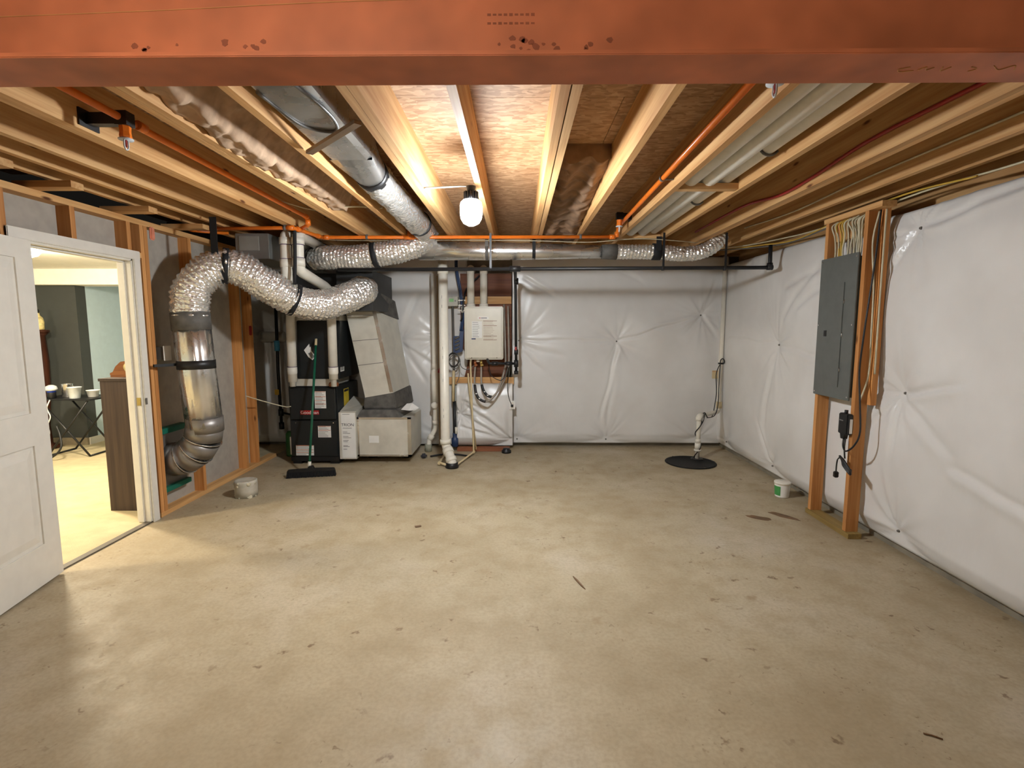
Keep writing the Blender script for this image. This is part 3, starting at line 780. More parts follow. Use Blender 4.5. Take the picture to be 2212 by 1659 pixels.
# gored elbow: four cylinder sections with raised seams
for i in range(0, 8, 2):
    MB().tube([arc[i], arc[i + 2]], 0.142, 32, cap=True).build('elbow_gore', GREYEL, rd)
for i in (2, 4, 6):
    dd_ = (arc[i + 1] - arc[i - 1]).normalized()
    MB().cyl(arc[i] - dd_ * 0.004, arc[i] + dd_ * 0.004, 0.147, n=32).build('elbow_seam', SHEET, rd)
MB().tube([(-2.612, 4.175, 0.66), (-2.611, 4.17, 0.78)], 0.141, 32).build('collar', GREYEL, rd)
MB().box(XS - 0.002, XS + 0.03, 4.03, 4.36, 0.19, 0.68).build('boot', GREYEL, rd)
MB().box(XS + 0.001, XL - 0.02, 4.02, 4.36, 0.655, 0.70).build('liner', TEAL, rd)
MB().box(XS + 0.001, XL - 0.02, 4.02, 4.36, 0.17, 0.21).build('liner', TEAL, rd)
fx = thing('flex_duct', 'large crinkled silver flex duct arching from the riser to the furnace', 'flexible duct', (-2.4, 4.3, 2.0))
flex('sleeve', [(-2.657, 4.15, 1.61), (-2.655, 4.15, 1.72), (-2.60, 4.18, 1.90), (-2.44, 4.28, 2.03), (-2.30, 4.38, 1.985), (-2.17, 4.50, 1.875), (-2.02, 4.70, 1.765), (-1.85, 4.90, 1.735), (-1.68, 5.10, 1.82), (-1.60, 5.30, 1.90), (-1.60, 5.42, 1.91)], 0.138, fx, amp=0.008, crum=0.014, pitch=0.036)
def strapring(p, nrm, r, w, mat, par):
    p = Vector(p); q = Vector(nrm).normalized()
    return MB().cyl(p - q * w / 2, p + q * w / 2, r, n=28).build('strap', mat, par)
strapring((-2.425, 4.29, 2.03), (1, 0.55, -0.10), 0.148, 0.045, STRAPM, fx)
MB().box(-2.46, -2.405, 4.16, 4.165, 2.06, 2.40).build('strap_tail', STRAPM, fx)
strapring((-2.04, 4.68, 1.775), (0.75, 0.6, -0.35), 0.150, 0.04, STRAPM, fx)
MB().tube(spline([(-1.97, 4.56, 1.90), (-1.945, 4.53, 2.1), (-1.935, 4.53, 2.40)], 6), 0.016, 6).build('strap_tail', STRAPM, fx)

bx = thing('supply_duct', 'dull galvanised supply duct box beside the white vent pipes', 'duct', (-2.35, 4.6, 2.12))
MB().box(-2.50, -2.20, 4.60, 5.35, 2.13, 2.35).build('casing', DULLM, bx, bevel=0.004)
MB().box(-2.465, -2.285, 4.592, 4.60, 2.20, 2.325).build('access_plate', sheet_mat('plate_metal', (0.42, 0.42, 0.38), 0.5, 0.6), bx, bevel=0.003)
MB().box(-2.56, -2.0, 5.33, 5.9, 2.10, 2.38).build('cross_box', DULLM, bx)
MB().cyl((-2.09, 5.33, 2.22), (-2.02, 5.23, 2.215), 0.117, n=24).build('collar', MASTIC, bx)

# ------------------------------------------------------------------ furnace
fu = thing('furnace', 'black upright gas furnace with white warning labels', 'furnace', (-2.26, 5.55, 0))
FX0, FX1, FY = -2.53, -1.99, 5.56
MB().box(FX0, FX1, FY + 0.012, 6.28, 0.05, 0.878).build('cabinet', FURN, fu, bevel=0.006)
ud = MB().box(FX0 + 0.01, FX1 - 0.01, FY - 0.016, FY + 0.012, 0.50, 0.868).build('upper_door', FURN, fu, bevel=0.014, seg=3)
ld = MB().box(FX0 + 0.01, FX1 - 0.01, FY - 0.004, FY + 0.012, 0.09, 0.495).build('lower_door', FURN, fu, bevel=0.006)
for x in (FX0 + 0.06, FX1 - 0.06):
    MB().box(x - 0.05, x + 0.05, FY + 0.02, 6.25, 0.0, 0.05).build('foot', BLACK, fu)
MB().box(FX0, FX1, FY - 0.002, FY + 0.02, 0.035, 0.085).build('kick_rail', BLACK, fu)
bd = MB().box(-2.40, -2.185, FY - 0.022, FY - 0.014, 0.563, 0.613).build('badge', RED, fu, bevel=0.006); bd['label'] = 'red name badge'
text('Goodman', (-2.292, FY - 0.0235, 0.588), 0.050, WHITE, bd)
def sticker(x0, x1, z0, z1, y, par, stripes, nlines=7, mat=WHITE, pm=PRINTG, nm='warning_label', sm_=None):
    p = MB().box(x0, x1, y - 0.0015, y, z0, z1).build(nm, mat, par)
    for fr_ in stripes:
        z = z0 + (z1 - z0) * fr_
        MB().box(x0 + 0.004, x1 - 0.004, y - 0.0022, y - 0.0014, z - 0.003, z + 0.003).build('stripe', sm_ or PRINTO, p)
    m = MB()
    for i in range(nlines):
        z = z0 + (z1 - z0) * (i + 0.6) / (nlines + 0.2)
        w = random.uniform(0.55, 0.88)
        m.box(x0 + 0.008, x0 + 0.008 + (x1 - x0 - 0.016) * w, y - 0.002, y - 0.0013, z - 0.0022, z + 0.0022)
    stuff(m.build('print_lines', pm, p))
    return p
sticker(-2.232, -2.108, 0.635, 0.825, FY - 0.016, fu, (0.97, 0.68, 0.46, 0.25), 12)
sticker(-2.215, -2.07, 0.305, 0.435, FY - 0.004, fu, (0.97, 0.62), 9)
sticker(-2.47, -2.27, 0.10, 0.215, FY - 0.004, fu, (0.98, 0.55, 0.30), 8)
# yellow energy label on the side
p = MB().box(FX1, FX1 + 0.0015, 5.78, 5.95, 0.62, 0.82).build('energy_label', YEL, fu)
MB().box(FX1 + 0.0012, FX1 + 0.002, 5.79, 5.94, 0.785, 0.812).build('print_lines', PRINTD, p)
# combustion fittings on top
MB().box(FX0 + 0.08, FX1 - 0.07, FY + 0.03, 6.2, 0.878, 0.955).build('transition_collar', GALV, fu)
MB().lathe([(0.05, 0), (0.055, 0.02), (0.05, 0.04), (0.034, 0.05)], (-2.02, FY - 0.02 + 0.02, 0.878), n=20).build('vent_flange', COPPER, fu)
MB().cyl((-2.54, 5.60, 0.10), (-2.54, 5.60, 0.30), 0.014, n=10).build('drain_tube', PVC, fu)
for x in (-2.46, -2.04): MB().cyl((x, FY - 0.008, 0.47), (x, FY - 0.003, 0.47), 0.006, n=8).build('screw', STEEL, fu)

co = thing('coil_cabinet', 'black evaporator coil cabinet standing on top of the furnace', 'coil cabinet', (-2.2, 5.6, 0.955))
MB().hex([(-2.44, 5.60, 0.956), (-1.965, 5.60, 0.956), (-1.965, 6.30, 0.956), (-2.44, 6.30, 0.956)], [(-2.42, 5.60, 1.60), (-1.945, 5.60, 1.60), (-1.945, 6.30, 1.60), (-2.42, 6.30, 1.60)]).build('cabinet', FURN, co, bevel=0.008)
MB().box(-2.40, -2.02, 5.588, 5.602, 0.985, 1.57).build('front_panel', FURN, co, bevel=0.005)
MB().box(-2.42, -1.945, 5.60, 6.30, 1.60, 1.66).build('top_collar', GALV, co)
MB().prism([(-2.345, 5.586, 1.275), (-2.285, 5.586, 1.345), (-2.28, 5.586, 1.30), (-2.27, 5.586, 1.315), (-2.265, 5.586, 1.27), (-2.22, 5.586, 1.205), (-2.255, 5.586, 1.165), (-2.30, 5.586, 1.20)], (0, 0.003, 0)).build('torn_label', WHITE, co)
MB().prism([(-2.30, 5.5845, 1.24), (-2.265, 5.5845, 1.255), (-2.23, 5.5845, 1.205), (-2.26, 5.5845, 1.175)], (0, 0.002, 0)).build('torn_print', PRINTG, co)
for x0, x1, z0, z1 in ((-2.075, -2.03, 1.27, 1.42), (-2.065, -2.03, 1.15, 1.24)):
    MB().box(x0, x1, 5.585, 5.588, z0, z1).build('data_label', WHITE, co)
MB().box(-1.9625, -1.961, 5.62, 5.74, 1.035, 1.125).build('barcode_label', WHITE, co)
m2 = MB()
for k in range(5): m2.box(-1.9605, -1.960, 5.63 + k * 0.02, 5.64 + k * 0.02, 1.045, 1.115)
stuff(m2.build('barcode', PRINTD, co))
pn = thing('plenum', 'dark mastic covered plenum box above the coil cabinet', 'plenum', (-2.1, 5.6, 1.66))
MB().box(-2.42, -1.94, 5.56, 6.30, 1.661, 2.10).build('supply_box', plain('plenum_dark', (40, 42, 44), 0.6), pn)
MB().box(-1.90, -1.52, 5.42, 6.25, 1.70, 2.12).build('return_box', plain('return_dark', (48, 48, 47), 0.6), pn)
MB().hex([(-1.60, 5.74, 1.70), (-1.575, 5.74, 1.71), (-1.45, 6.28, 1.62), (-1.55, 6.28, 1.62)], [(-1.54, 5.74, 1.92), (-1.515, 5.74, 1.90), (-1.49, 6.28, 1.84), (-1.53, 6.28, 1.86)]).build('mastic_shoulder', MASTIC, pn)

# return drop leaning to the left, and the filter base
rt = thing('return_drop', 'slanting galvanised return duct leaning beside the black coil cabinet', 'duct', (-1.55, 5.8, 0.72))
FB = [(-1.735, 5.75, 0.72), (-1.41, 5.75, 0.775)]; FT = [(-1.585, 5.75, 1.72), (-1.925, 5.75, 1.705)]
MB().hex([(-1.735, 5.75, 0.72), (-1.41, 5.75, 0.775), (-1.33, 6.27, 0.80), (-1.66, 6.27, 0.76)], [(-1.925, 5.75, 1.705), (-1.585, 5.75, 1.72), (-1.47, 6.27, 1.64), (-1.80, 6.27, 1.64)]).build('duct_body', GALV, rt)
def lerp(a, b_, t): return Vector(a) * (1 - t) + Vector(b_) * t
def seam(t0, t1, u0, u1, nm, mat, off=0.006):
    BL, BR, TL, TR = (-1.735, 5.75, 0.72), (-1.41, 5.75, 0.775), (-1.925, 5.75, 1.705), (-1.585, 5.75, 1.72)
    def q(u, t): return lerp(lerp(BL, BR, u), lerp(TL, TR, u), t)
    pts = [q(u0, t0), q(u1, t0), q(u1, t1), q(u0, t1)]
    return MB().prism(pts, (0, -off, 0)).build(nm, mat, rt)
for t in (0.38, 0.66): seam(t - 0.003, t + 0.003, 0.01, 0.93, 'seam', GREYC, 0.002)
seam(0.02, 0.98, 0.88, 1.0, 'tape_edge', TAPE, 0.003)
seam(0.93, 0.95, 0.02, 0.9, 'tape_edge', TAPE, 0.003)
MB().hex([(-1.755, 5.735, 0.60), (-1.375, 5.735, 0.60), (-1.29, 6.29, 0.60), (-1.66, 6.29, 0.60)], [(-1.745, 5.74, 0.725), (-1.40, 5.74, 0.785), (-1.32, 6.28, 0.815), (-1.66, 6.28, 0.77)]).build('mastic_boot', MASTIC, rt, bevel=0.01)

rb = thing('return_air_box', 'low galvanised return air box standing between furnace and drain stack', 'duct', (-1.5, 5.6, 0.08))
MB().box(-1.80, -1.19, 5.60, 6.22, 0.085, 0.52).build('box_body', GALV, rb, bevel=0.004)
for (x0, x1, z0, z1) in ((-1.80, -1.185, 0.08, 0.10), (-1.80, -1.185, 0.505, 0.525), (-1.225, -1.185, 0.08, 0.525), (-1.80, -1.77, 0.08, 0.525)):
    MB().box(x0, x1, 5.594, 5.602, z0, z1).build('flange', TAPE, rb)
MB().box(-1.66, -1.55, 5.597, 5.601, 0.235, 0.315).build('paper_label', WHITE, rb)
MB().hex([(-1.80, 5.62, 0.521), (-1.30, 5.62, 0.521), (-1.25, 6.22, 0.521), (-1.80, 6.22, 0.521)], [(-1.76, 5.66, 0.595), (-1.37, 5.68, 0.60), (-1.29, 6.2, 0.60), (-1.70, 6.2, 0.60)]).build('mastic_top', MASTIC, rb)
for x in (-1.70, -1.30):
    MB().box(x - 0.05, x + 0.05, 5.85, 5.95, 0, 0.085).build('block', plain('support_block%d' % int(x * -10), (40, 38, 36), 0.8), rb)
MB().hex([(-1.98, 5.60, 0.586), (-1.80, 5.60, 0.586), (-1.80, 6.1, 0.521), (-1.98, 6.1, 0.60)], [(-1.98, 5.60, 0.592), (-1.80, 5.60, 0.592), (-1.78, 6.1, 0.64), (-1.98, 6.1, 0.70)]).build('transition', GALV, rb)
ft = thing('filter_box', 'white air filter box lettered TRION beside the furnace', 'air filter', (-1.89, 5.58, 0.06))
MB().box(-1.985, -1.795, 5.565, 6.15, 0.055, 0.585).build('housing', GALV, ft, bevel=0.003)
fl = MB().box(-1.955, -1.80, 5.562, 5.566, 0.07, 0.58).build('label_sheet', WHITE, ft)
text('TRION', (-1.885, 5.5615, 0.445), 0.046, PRINTD, fl)
m = MB()
for z, w in ((0.41, 0.10), (0.365, 0.05), (0.35, 0.08), (0.315, 0.06), (0.30, 0.09), (0.27, 0.06), (0.255, 0.05), (0.21, 0.05), (0.20, 0.07), (0.17, 0.04), (0.565, 0.08)):
    m.box(-1.94, -1.94 + w, 5.5605, 5.5622, z - 0.0025, z + 0.0025)
stuff(m.build('print_lines', PRINTG, fl))
tag(MB().add([(-1.30, 5.64, 0.605), (-1.21, 5.61, 0.60), (-1.14, 5.63, 0.60), (-1.12, 5.75, 0.605), (-1.20, 5.76, 0.66), (-1.26, 5.75, 0.655), (-1.30, 5.64, 0.609), (-1.21, 5.61, 0.604), (-1.14, 5.63, 0.604), (-1.12, 5.75, 0.609), (-1.20, 5.76, 0.664), (-1.26, 5.75, 0.659)],
    [(0, 1, 4, 5), (1, 2, 3, 4), (6, 7, 10, 11), (7, 8, 9, 10), (0, 1, 7, 6), (1, 2, 8, 7), (2, 3, 9, 8), (3, 4, 10, 9), (4, 5, 11, 10), (5, 0, 6, 11)]).build('paper_booklet', WHITE), 'open white paper leaflet lying on top of the return air box', 'paper')

# ------------------------------------------------------------------ furnace vent pipes
def vent(lab, pts, xs, couplings, prim):
    v_ = thing('vent_pipe', lab, 'pipe', pts[-1])
    MB().tube(bez(pts, 0.09, 8), 0.048, 20).build('pipe', PVC, v_)
    for p, dr, h in couplings:
        m = MB(); ring(m, p, dr, 0.0555, h); m.build('coupling', PVC, v_)
    for p, dr in prim:
        m = MB(); ring(m, p, dr, 0.0505, 0.006); m.build('primer_ring', PURPLE, v_)
    x, y = xs
    MB().lathe([(0.03, 0.88), (0.031, 0.96), (0.038, 0.965), (0.040, 1.0), (0.046, 1.01), (0.0525, 1.03), (0.0525, 1.09), (0.046, 1.095)], (x, y, 0.0), n=20).build('reducer', PVC, v_)
    for z_, r_ in ((1.096, 0.0528), (0.985, 0.041)):
        m = MB(); ring(m, (x, y, z_), (0, 0, 1), r_, 0.006); m.build('primer_ring', PURPLE, v_)
vent('left white PVC furnace vent pipe passing behind the large flex duct', [(-2.12, 5.25, 2.345), (-2.062, 4.63, 2.345), (-2.06, 4.62, 2.25), (-2.06, 4.61, 1.965), (-2.42, 5.49, 1.85), (-2.45, 5.52, 1.60), (-2.455, 5.52, 0.93)], (-2.455, 5.52),
     [((-2.06, 4.62, 2.285), (0, 0, 1), 0.06), ((-2.06, 4.615, 2.09), (0, 0, 1), 0.07)], [((-2.06, 4.62, 2.252), (0, 0, 1)), ((-2.06, 4.615, 2.128), (0, 0, 1))])
vent('right white PVC furnace vent pipe with a slanting offset to the furnace', [(-2.0, 5.25, 2.345), (-1.952, 4.63, 2.345), (-1.95, 4.62, 2.25), (-1.95, 4.61, 2.03), (-1.965, 5.30, 1.935), (-2.0, 5.51, 1.88), (-2.005, 5.52, 0.96)], (-2.005, 5.52),
     [((-1.95, 4.62, 2.285), (0, 0, 1), 0.06), ((-1.95, 4.615, 2.10), (0, 0, 1), 0.07)], [((-1.95, 4.62, 2.252), (0, 0, 1)), ((-1.95, 4.615, 2.138), (0, 0, 1))])

# ------------------------------------------------------------------ black gas piping
g = thing('gas_pipe', 'black iron gas pipe spanning the far wall below the ducts', 'gas pipe', (0.3, 4.9, 2.075))
MB().tube(bez([(-1.70, 4.9, 2.066), (2.375, 4.9, 2.082), (2.37, 4.9, 2.29)], 0.03), 0.0175, 14).build('pipe', BLACKIRON, g)
m = MB(); ring(m, (2.372, 4.9, 2.084), (1, 0, 0.0), 0.026, 0.05); ring(m, (2.372, 4.9, 2.10), (0, 0, 1), 0.026, 0.05); m.build('elbow', BLACKIRON, g)
m = MB(); ring(m, (-0.02, 4.9, 2.074), (1, 0, 0), 0.027, 0.10); m.cyl((-0.02, 4.9, 2.074), (-0.02, 4.96, 2.074), 0.026, n=14); m.build('tee', BLACKIRON, g)
MB().tube(bez([(-0.02, 4.93, 2.074), (-0.02, 5.93, 2.074), (-0.01, 5.93, 1.0)], 0.03), 0.0165, 14).build('drop', BLACKIRON, g)
for z_, r_, h_ in ((1.105, 0.026, 0.08), (1.0, 0.025, 0.04), (2.05, 0.026, 0.07), (1.24, 0.024, 0.06)):
    m = MB(); ring(m, (-0.011, 5.93, z_), (0, 0, 1), r_, h_); m.build('coupling', BLACKIRON, g)
MB().tube(bez([(-0.01, 5.93, 1.105), (-0.33, 5.94, 1.105), (-0.35, 6.0, 1.15)], 0.02), 0.015, 12).build('stub', BLACKIRON, g)
for x_ in (-0.10, -0.26):
    m = MB(); ring(m, (x_, 5.932, 1.105), (1, 0, 0), 0.024, 0.07); m.build('union', BLACKIRON, g)
MB().box(-0.025, -0.005, 5.905, 5.915, 1.26, 1.30).build('valve_lever', REDP, g)
for x in (-0.25, 1.37, 1.95):
    m = MB(); ring(m, (x, 4.9, 2.075), (1, 0, 0), 0.021, 0.02); m.box(x - 0.01, x + 0.01, 4.878, 4.884, 2.08, 2.40); m.build('strap_hanger', BLACKIRON, g)
g = thing('gas_riser', 'thin black gas riser with yellow valve left of the furnace', 'gas pipe', (-2.85, 6.0, 0.3))
MB().tube([(-2.80, 5.95, 2.1), (-2.815, 5.95, 1.0), (-2.805, 5.95, 0.33)], 0.018, 12).build('pipe', BLACKIRON, g)
for z_ in (0.52, 0.36):
    m = MB(); ring(m, (-2.805, 5.95, z_), (0, 0, 1), 0.029, 0.08); m.build('coupling', BLACKIRON, g)
MB().tube([(-2.805, 5.95, 0.52), (-2.53, 5.95, 0.46)], 0.012, 10).build('branch', BLACKIRON, g)
MB().obox((-2.83, 5.925, 0.765), (0.05, 0.014, 0.065)).build('valve_handle', YCAB2, g, bevel=0.005)
MB().cyl((-2.813, 5.95, 1.25), (-2.814, 5.95, 1.37), 0.03, n=12).build('tape_flag', BLUETAPE, g)
tag(MB().lathe([(0.05, 0.002), (0.052, 0.02), (0.05, 0.27), (0.035, 0.285), (0.03, 0.30)], (-2.70, 5.93, 0.0), n=18).build('green_bottle', plain('green_bottle_glass', (56, 110, 60), 0.3)), 'tall green and white bottle on the floor left of the furnace', 'bottle')
tag(MB().lathe([(0.055, -0.15), (0.062, -0.14), (0.062, 0.14), (0.055, 0.15)], (-3.02, 6.29, 1.41), (1, 0, 0), n=18).build('duct_roll', GALV), 'short pale duct sleeve lying crosswise in the corner left of the furnace', 'duct')

# ------------------------------------------------------------------ water heater and the wall around it
tag(MB().prism([(-0.70, 6.345, 2.18), (-0.07, 6.345, 2.18), (-0.07, 6.345, 1.20), (-0.15, 6.345, 0.90), (-0.66, 6.345, 0.90), (-0.60, 6.345, 1.15), (-0.70, 6.345, 1.3)], (0, 0.015, 0)).build('backer_board', PLYW), 'dark reddish plywood board behind the water heater', 'board')
tag(MB().box(-0.90, -0.04, 6.305, 6.343, 0.82, 0.908).build('wall_cleat', WOODX), 'light pine cleat fixed across the wall below the water heater', 'board')
tag(MB().box(-0.70, -0.07, 6.305, 6.343, 1.81, 1.90).build('wall_cleat', WOODX), 'pine cleat behind the pipes above the water heater', 'board')
tag(MB().box(-0.985, -0.895, 6.30, 6.338, 0.04, 2.15).build('wall_post', wood('dusty_post', 2, (178, 158, 130), (150, 130, 104))), 'dusty upright wooden board behind the thin drain stack', 'board')
wh = thing('water_heater', 'cream tankless water heater hung on the far wall', 'water heater', (-0.394, 6.05, 1.14))
MB().box(-0.625, -0.165, 6.06, 6.30, 1.142, 1.77).build('case', CREAM, wh, bevel=0.012, seg=3)
MB().box(-0.608, -0.182, 6.045, 6.062, 1.158, 1.755).build('cover', CREAM, wh, bevel=0.008, seg=3)
p = MB().box(-0.465, -0.335, 6.0425, 6.046, 1.62, 1.648).build('name_plate', WHITE, wh)
MB().box(-0.45, -0.43, 6.0415, 6.043, 1.63, 1.638).build('red_print', RED, p)
MB().box(-0.425, -0.355, 6.0415, 6.043, 1.629, 1.639).build('grey_print', PRINTG, p)
sticker(-0.535, -0.415, 1.40, 1.595, 6.0445, wh, (), 9, WHITE, PRINTG, 'instruction_label')
sticker(-0.405, -0.235, 1.37, 1.605, 6.0445, wh, (0.98, 0.74, 0.22, 0.03), 13, CREAM, PRINTT, 'warning_label', plain('brown_print', (150, 120, 98), 0.6))
MB().box(-0.54, -0.49, 6.0425, 6.045, 1.382, 1.396).build('blue_badge', BLUE, wh)
for x in (-0.555, -0.40):
    MB().lathe([(0.052, 1.765), (0.054, 1.80), (0.044, 1.81)], (x, 6.17, 0), n=20).build('vent_collar', PVC, wh)
for x in (-0.54, -0.24): MB().cyl((x, 6.044, 1.166), (x, 6.05, 1.166), 0.006, n=8).build('screw', STEEL, wh)
MB().cyl((-0.475, 6.15, 1.11), (-0.475, 6.15, 1.145), 0.028, n=14).build('drain_port', PVC, wh)
for x in (-0.505, -0.432):
    m = MB(); m.cyl((x, 6.12, 1.03), (x, 6.12, 1.145), 0.011, n=10); ring(m, (x, 6.12, 1.10), (0, 0, 1), 0.018, 0.03); m.obox((x + 0.012, 6.10, 1.075), (0.03, 0.012, 0.014)); m.build('valve', BRASS if x > -0.5 else COPPER, wh)
for x, lab in ((-0.555, 'left white vent pipe rising from the water heater'), (-0.40, 'right white vent pipe rising from the water heater')):
    v_ = thing('heater_vent', lab, 'pipe', (x, 6.17, 1.8))
    MB().tube([(x, 6.17, 1.80), (x, 6.17, 2.17)], 0.0435, 20).build('pipe', PVC, v_)
    MB().tube(bez([(x, 6.17, 2.16), (x, 6.17, 2.22), (x, 6.42, 2.22)], 0.06), 0.045, 18).build('elbow', PVC, v_)
for lab, pts, bl in (('left braided supply hose looping below the water heater', [(-0.505, 6.12, 1.05), (-0.51, 6.08, 0.86), (-0.47, 6.02, 0.70), (-0.36, 6.0, 0.645), (-0.26, 6.02, 0.73), (-0.17, 6.08, 0.86), (-0.115, 6.14, 1.03), (-0.10, 6.2, 1.15), (-0.11, 6.2, 1.78)], (9, 24)), ('right braided supply hose looping below the water heater', [(-0.432, 6.12, 1.05), (-0.425, 6.08, 0.84), (-0.36, 6.03, 0.72), (-0.27, 6.02, 0.715), (-0.20, 6.05, 0.85), (-0.15, 6.12, 1.03), (-0.14, 6.2, 1.14), (-0.16, 6.24, 1.80)], (8, 22))):
    h_ = thing('supply_hose', lab, 'hose', pts[3])
    P_ = spline(pts, 8)
    MB().tube(P_, 0.0115, 10).build('hose', HOSE, h_)
    MB().tube(P_[bl[0]:bl[1]], 0.0165, 10).build('sleeve', BLACK, h_)
    for k in (-2, 2):
        q_ = P_[(bl[0] + bl[1]) // 2 + k]; MB().obox(q_ + Vector((0, -0.016, 0.008)), (0.018, 0.004, 0.012)).build('tie', WHITE, h_)
c_ = thing('outlet_lead', 'thin black power cord hanging from the water heater to an outlet', 'cord', (-0.07, 6.15, 0.57))
wire('cord', [(-0.34, 6.15, 1.14), (-0.335, 6.05, 1.05), (-0.30, 6.02, 0.95), (-0.19, 6.02, 0.90), (-0.13, 6.05, 0.98), (-0.12, 6.04, 1.06), (-0.10, 6.05, 1.0), (-0.115, 6.08, 0.80), (-0.10, 6.12, 0.68), (-0.065, 6.14, 0.58)], 0.0045, BLACK, c_)
MB().obox((-0.06, 6.135, 0.575), (0.03, 0.025, 0.03)).build('plug', BLACK, c_, bevel=0.004)
ou = thing('wall_outlet', 'white outlet on the crumpled blanket below the water heater', 'outlet', (-0.055, 6.15, 0.57))
MB().box(-0.095, -0.025, 6.155, 6.163, 0.53, 0.635).build('cover_plate', WHITE, ou, bevel=0.003)
MB().box(-0.078, -0.042, 6.151, 6.156, 0.55, 0.615).build('socket_face', PVC, ou, bevel=0.002)
ct = thing('control_box', 'small grey control box with a green display beside the water heater', 'control box', (-0.775, 6.2, 1.78))
MB().box(-0.838, -0.715, 6.20, 6.30, 1.78, 1.892).build('case', plain('control_grey', (176, 174, 160), 0.5), ct, bevel=0.004)
MB().box(-0.818, -0.765, 6.197, 6.201, 1.83, 1.868).build('display', plain('lcd_green', (120, 176, 110), 0.4), ct)
MB().cyl((-0.745, 6.192, 1.842), (-0.745, 6.201, 1.842), 0.009, n=12).build('button', PRINTG, ct)
MB().box(-0.805, -0.79, 6.30, 6.338, 1.76, 1.90).build('bracket', GREYC, ct)
MB().tube([(-0.782, 6.24, 1.78), (-0.775, 6.24, 1.10), (-0.78, 6.24, 0.62)], 0.014, 10).build('conduit', GREYC, ct)
mf = thing('pipe_manifold', 'blue and black water manifold on the wall left of the water heater', 'manifold', (-0.70, 6.2, 1.3))
MB().prism([(-0.775, 6.20, 1.20), (-0.665, 6.20, 1.23), (-0.645, 6.20, 1.50), (-0.69, 6.20, 1.48), (-0.705, 6.20, 1.42), (-0.775, 6.20, 1.42)], (0, 0.035, 0)).build('body', BLUE, mf, bevel=0.004)
for i in range(4): MB().cyl((-0.755, 6.19, 1.25 + i * 0.045), (-0.70, 6.19, 1.275 + i * 0.045), 0.011, n=10).build('port', GREYC, mf)
for i, (pts, mt) in enumerate((([(-0.69, 6.20, 1.48), (-0.665, 6.2, 1.7), (-0.69, 6.19, 1.95), (-0.735, 6.2, 2.2), (-0.74, 6.22, 2.4)], BLUE), ([(-0.665, 6.19, 1.48), (-0.645, 6.17, 1.7), (-0.67, 6.17, 1.95), (-0.715, 6.18, 2.2), (-0.72, 6.22, 2.4)], BLUE), ([(-0.68, 6.19, 1.6), (-0.66, 6.16, 1.65), (-0.64, 6.16, 1.85), (-0.60, 6.24, 2.0), (-0.46, 6.3, 2.15)], BLACKIRON))):
    wire('riser', pts, 0.0115, mt, mf)
for i in range(3):
    z = 1.72 + 0.06 * i; MB().box(-0.705, -0.62, 6.15, 6.158, z, z + 0.012).build('clip', PVC, mf)
MB().cyl((-0.655, 6.16, 1.70), (-0.652, 6.16, 1.77), 0.016, n=10).build('check_valve', PVC, mf)
m = thing('coiled_cable', 'grey coiled cable hanging on the wall under the manifold', 'cable', (-0.76, 6.18, 1.12))
for k in range(4):
    R0 = 0.062 + 0.012 * random.random(); cx, cz = -0.76 + 0.012 * random.uniform(-1, 1), 1.125 + 0.02 * random.uniform(-1, 1)
    MB().tube([(cx + R0 * math.cos(t), 6.16 - 0.008 * k, cz + R0 * 1.25 * math.sin(t)) for t in [j * 2 * math.pi / 24 for j in range(25)]], 0.005, 6, cap=False).build('loop', GREYC if k % 2 else BLACK, m)
wire('tail', [(-0.70, 6.16, 1.14), (-0.67, 6.12, 1.05), (-0.60, 6.12, 1.02), (-0.53, 6.13, 1.06), (-0.48, 6.15, 1.12)], 0.0045, GREYC, m)
wire('tail', [(-0.72, 6.16, 1.08), (-0.70, 6.14, 0.95), (-0.735, 6.16, 0.85)], 0.0045, GREYC, m)
m = thing('main_shutoff', 'dark water meter fitting low on the wall behind the drain stack', 'valve', (-0.77, 6.2, 0.1))
MB().tube([(-0.775, 6.22, 0.62), (-0.77, 6.22, 0.08)], 0.02, 12).build('pipe', BLACKIRON, m)
MB().lathe([(0.025, 0.05), (0.042, 0.06), (0.042, 0.16), (0.028, 0.17), (0.028, 0.22)], (-0.77, 6.20, 0.0), n=16).build('meter_body', BLUE, m)
MB().cyl((-0.75, 6.18, 0.22), (-0.75, 6.18, 0.30), 0.018, n=10).build('union', PVC, m)
MB().tube([(-0.785, 6.19, 0.62), (-0.775, 6.19, 1.0)], 0.017, 10).build('cream_pipe', CPVC, m)
tag(MB().prism([(-0.985, 6.262, 0.97), (-0.90, 6.262, 0.95), (-0.90, 6.262, 1.13), (-0.915, 6.262, 1.14)], (0, 0.03, 0)).build('red_tag', RED), 'red tag half hidden behind the tall white drain stack', 'tag')
# drain line from the heater
dl = thing('condensate_drain', 'thin cream condensate pipe dropping from the water heater to the floor', 'pipe', (-0.52, 5.97, 0.02))
MB().tube(bez([(-0.552, 6.10, 1.145), (-0.552, 6.02, 1.10), (-0.52, 5.99, 0.035), (-0.66, 5.44, 0.03)], 0.02), 0.0105, 10).build('pipe', CPVC, dl)
MB().tube(bez([(-0.585, 6.05, 0.98), (-0.575, 6.03, 0.85), (-0.495, 6.02, 0.06)], 0.02), 0.010, 10).build('pipe', CPVC, dl)
m = MB(); ring(m, (-0.52, 5.985, 0.035), (0.2, 1, 0), 0.016, 0.05); m.build('elbow', CPVC, dl)
dl = thing('floor_drain_line', 'thin cream drain pipe bent along the floor left of the drain stack', 'pipe', (-0.86, 5.5, 0.02))
MB().tube(bez([(-0.86, 5.95, 0.03), (-0.86, 5.52, 0.03), (-0.76, 5.42, 0.03)], 0.02), 0.013, 10).build('pipe', CPVC, dl)
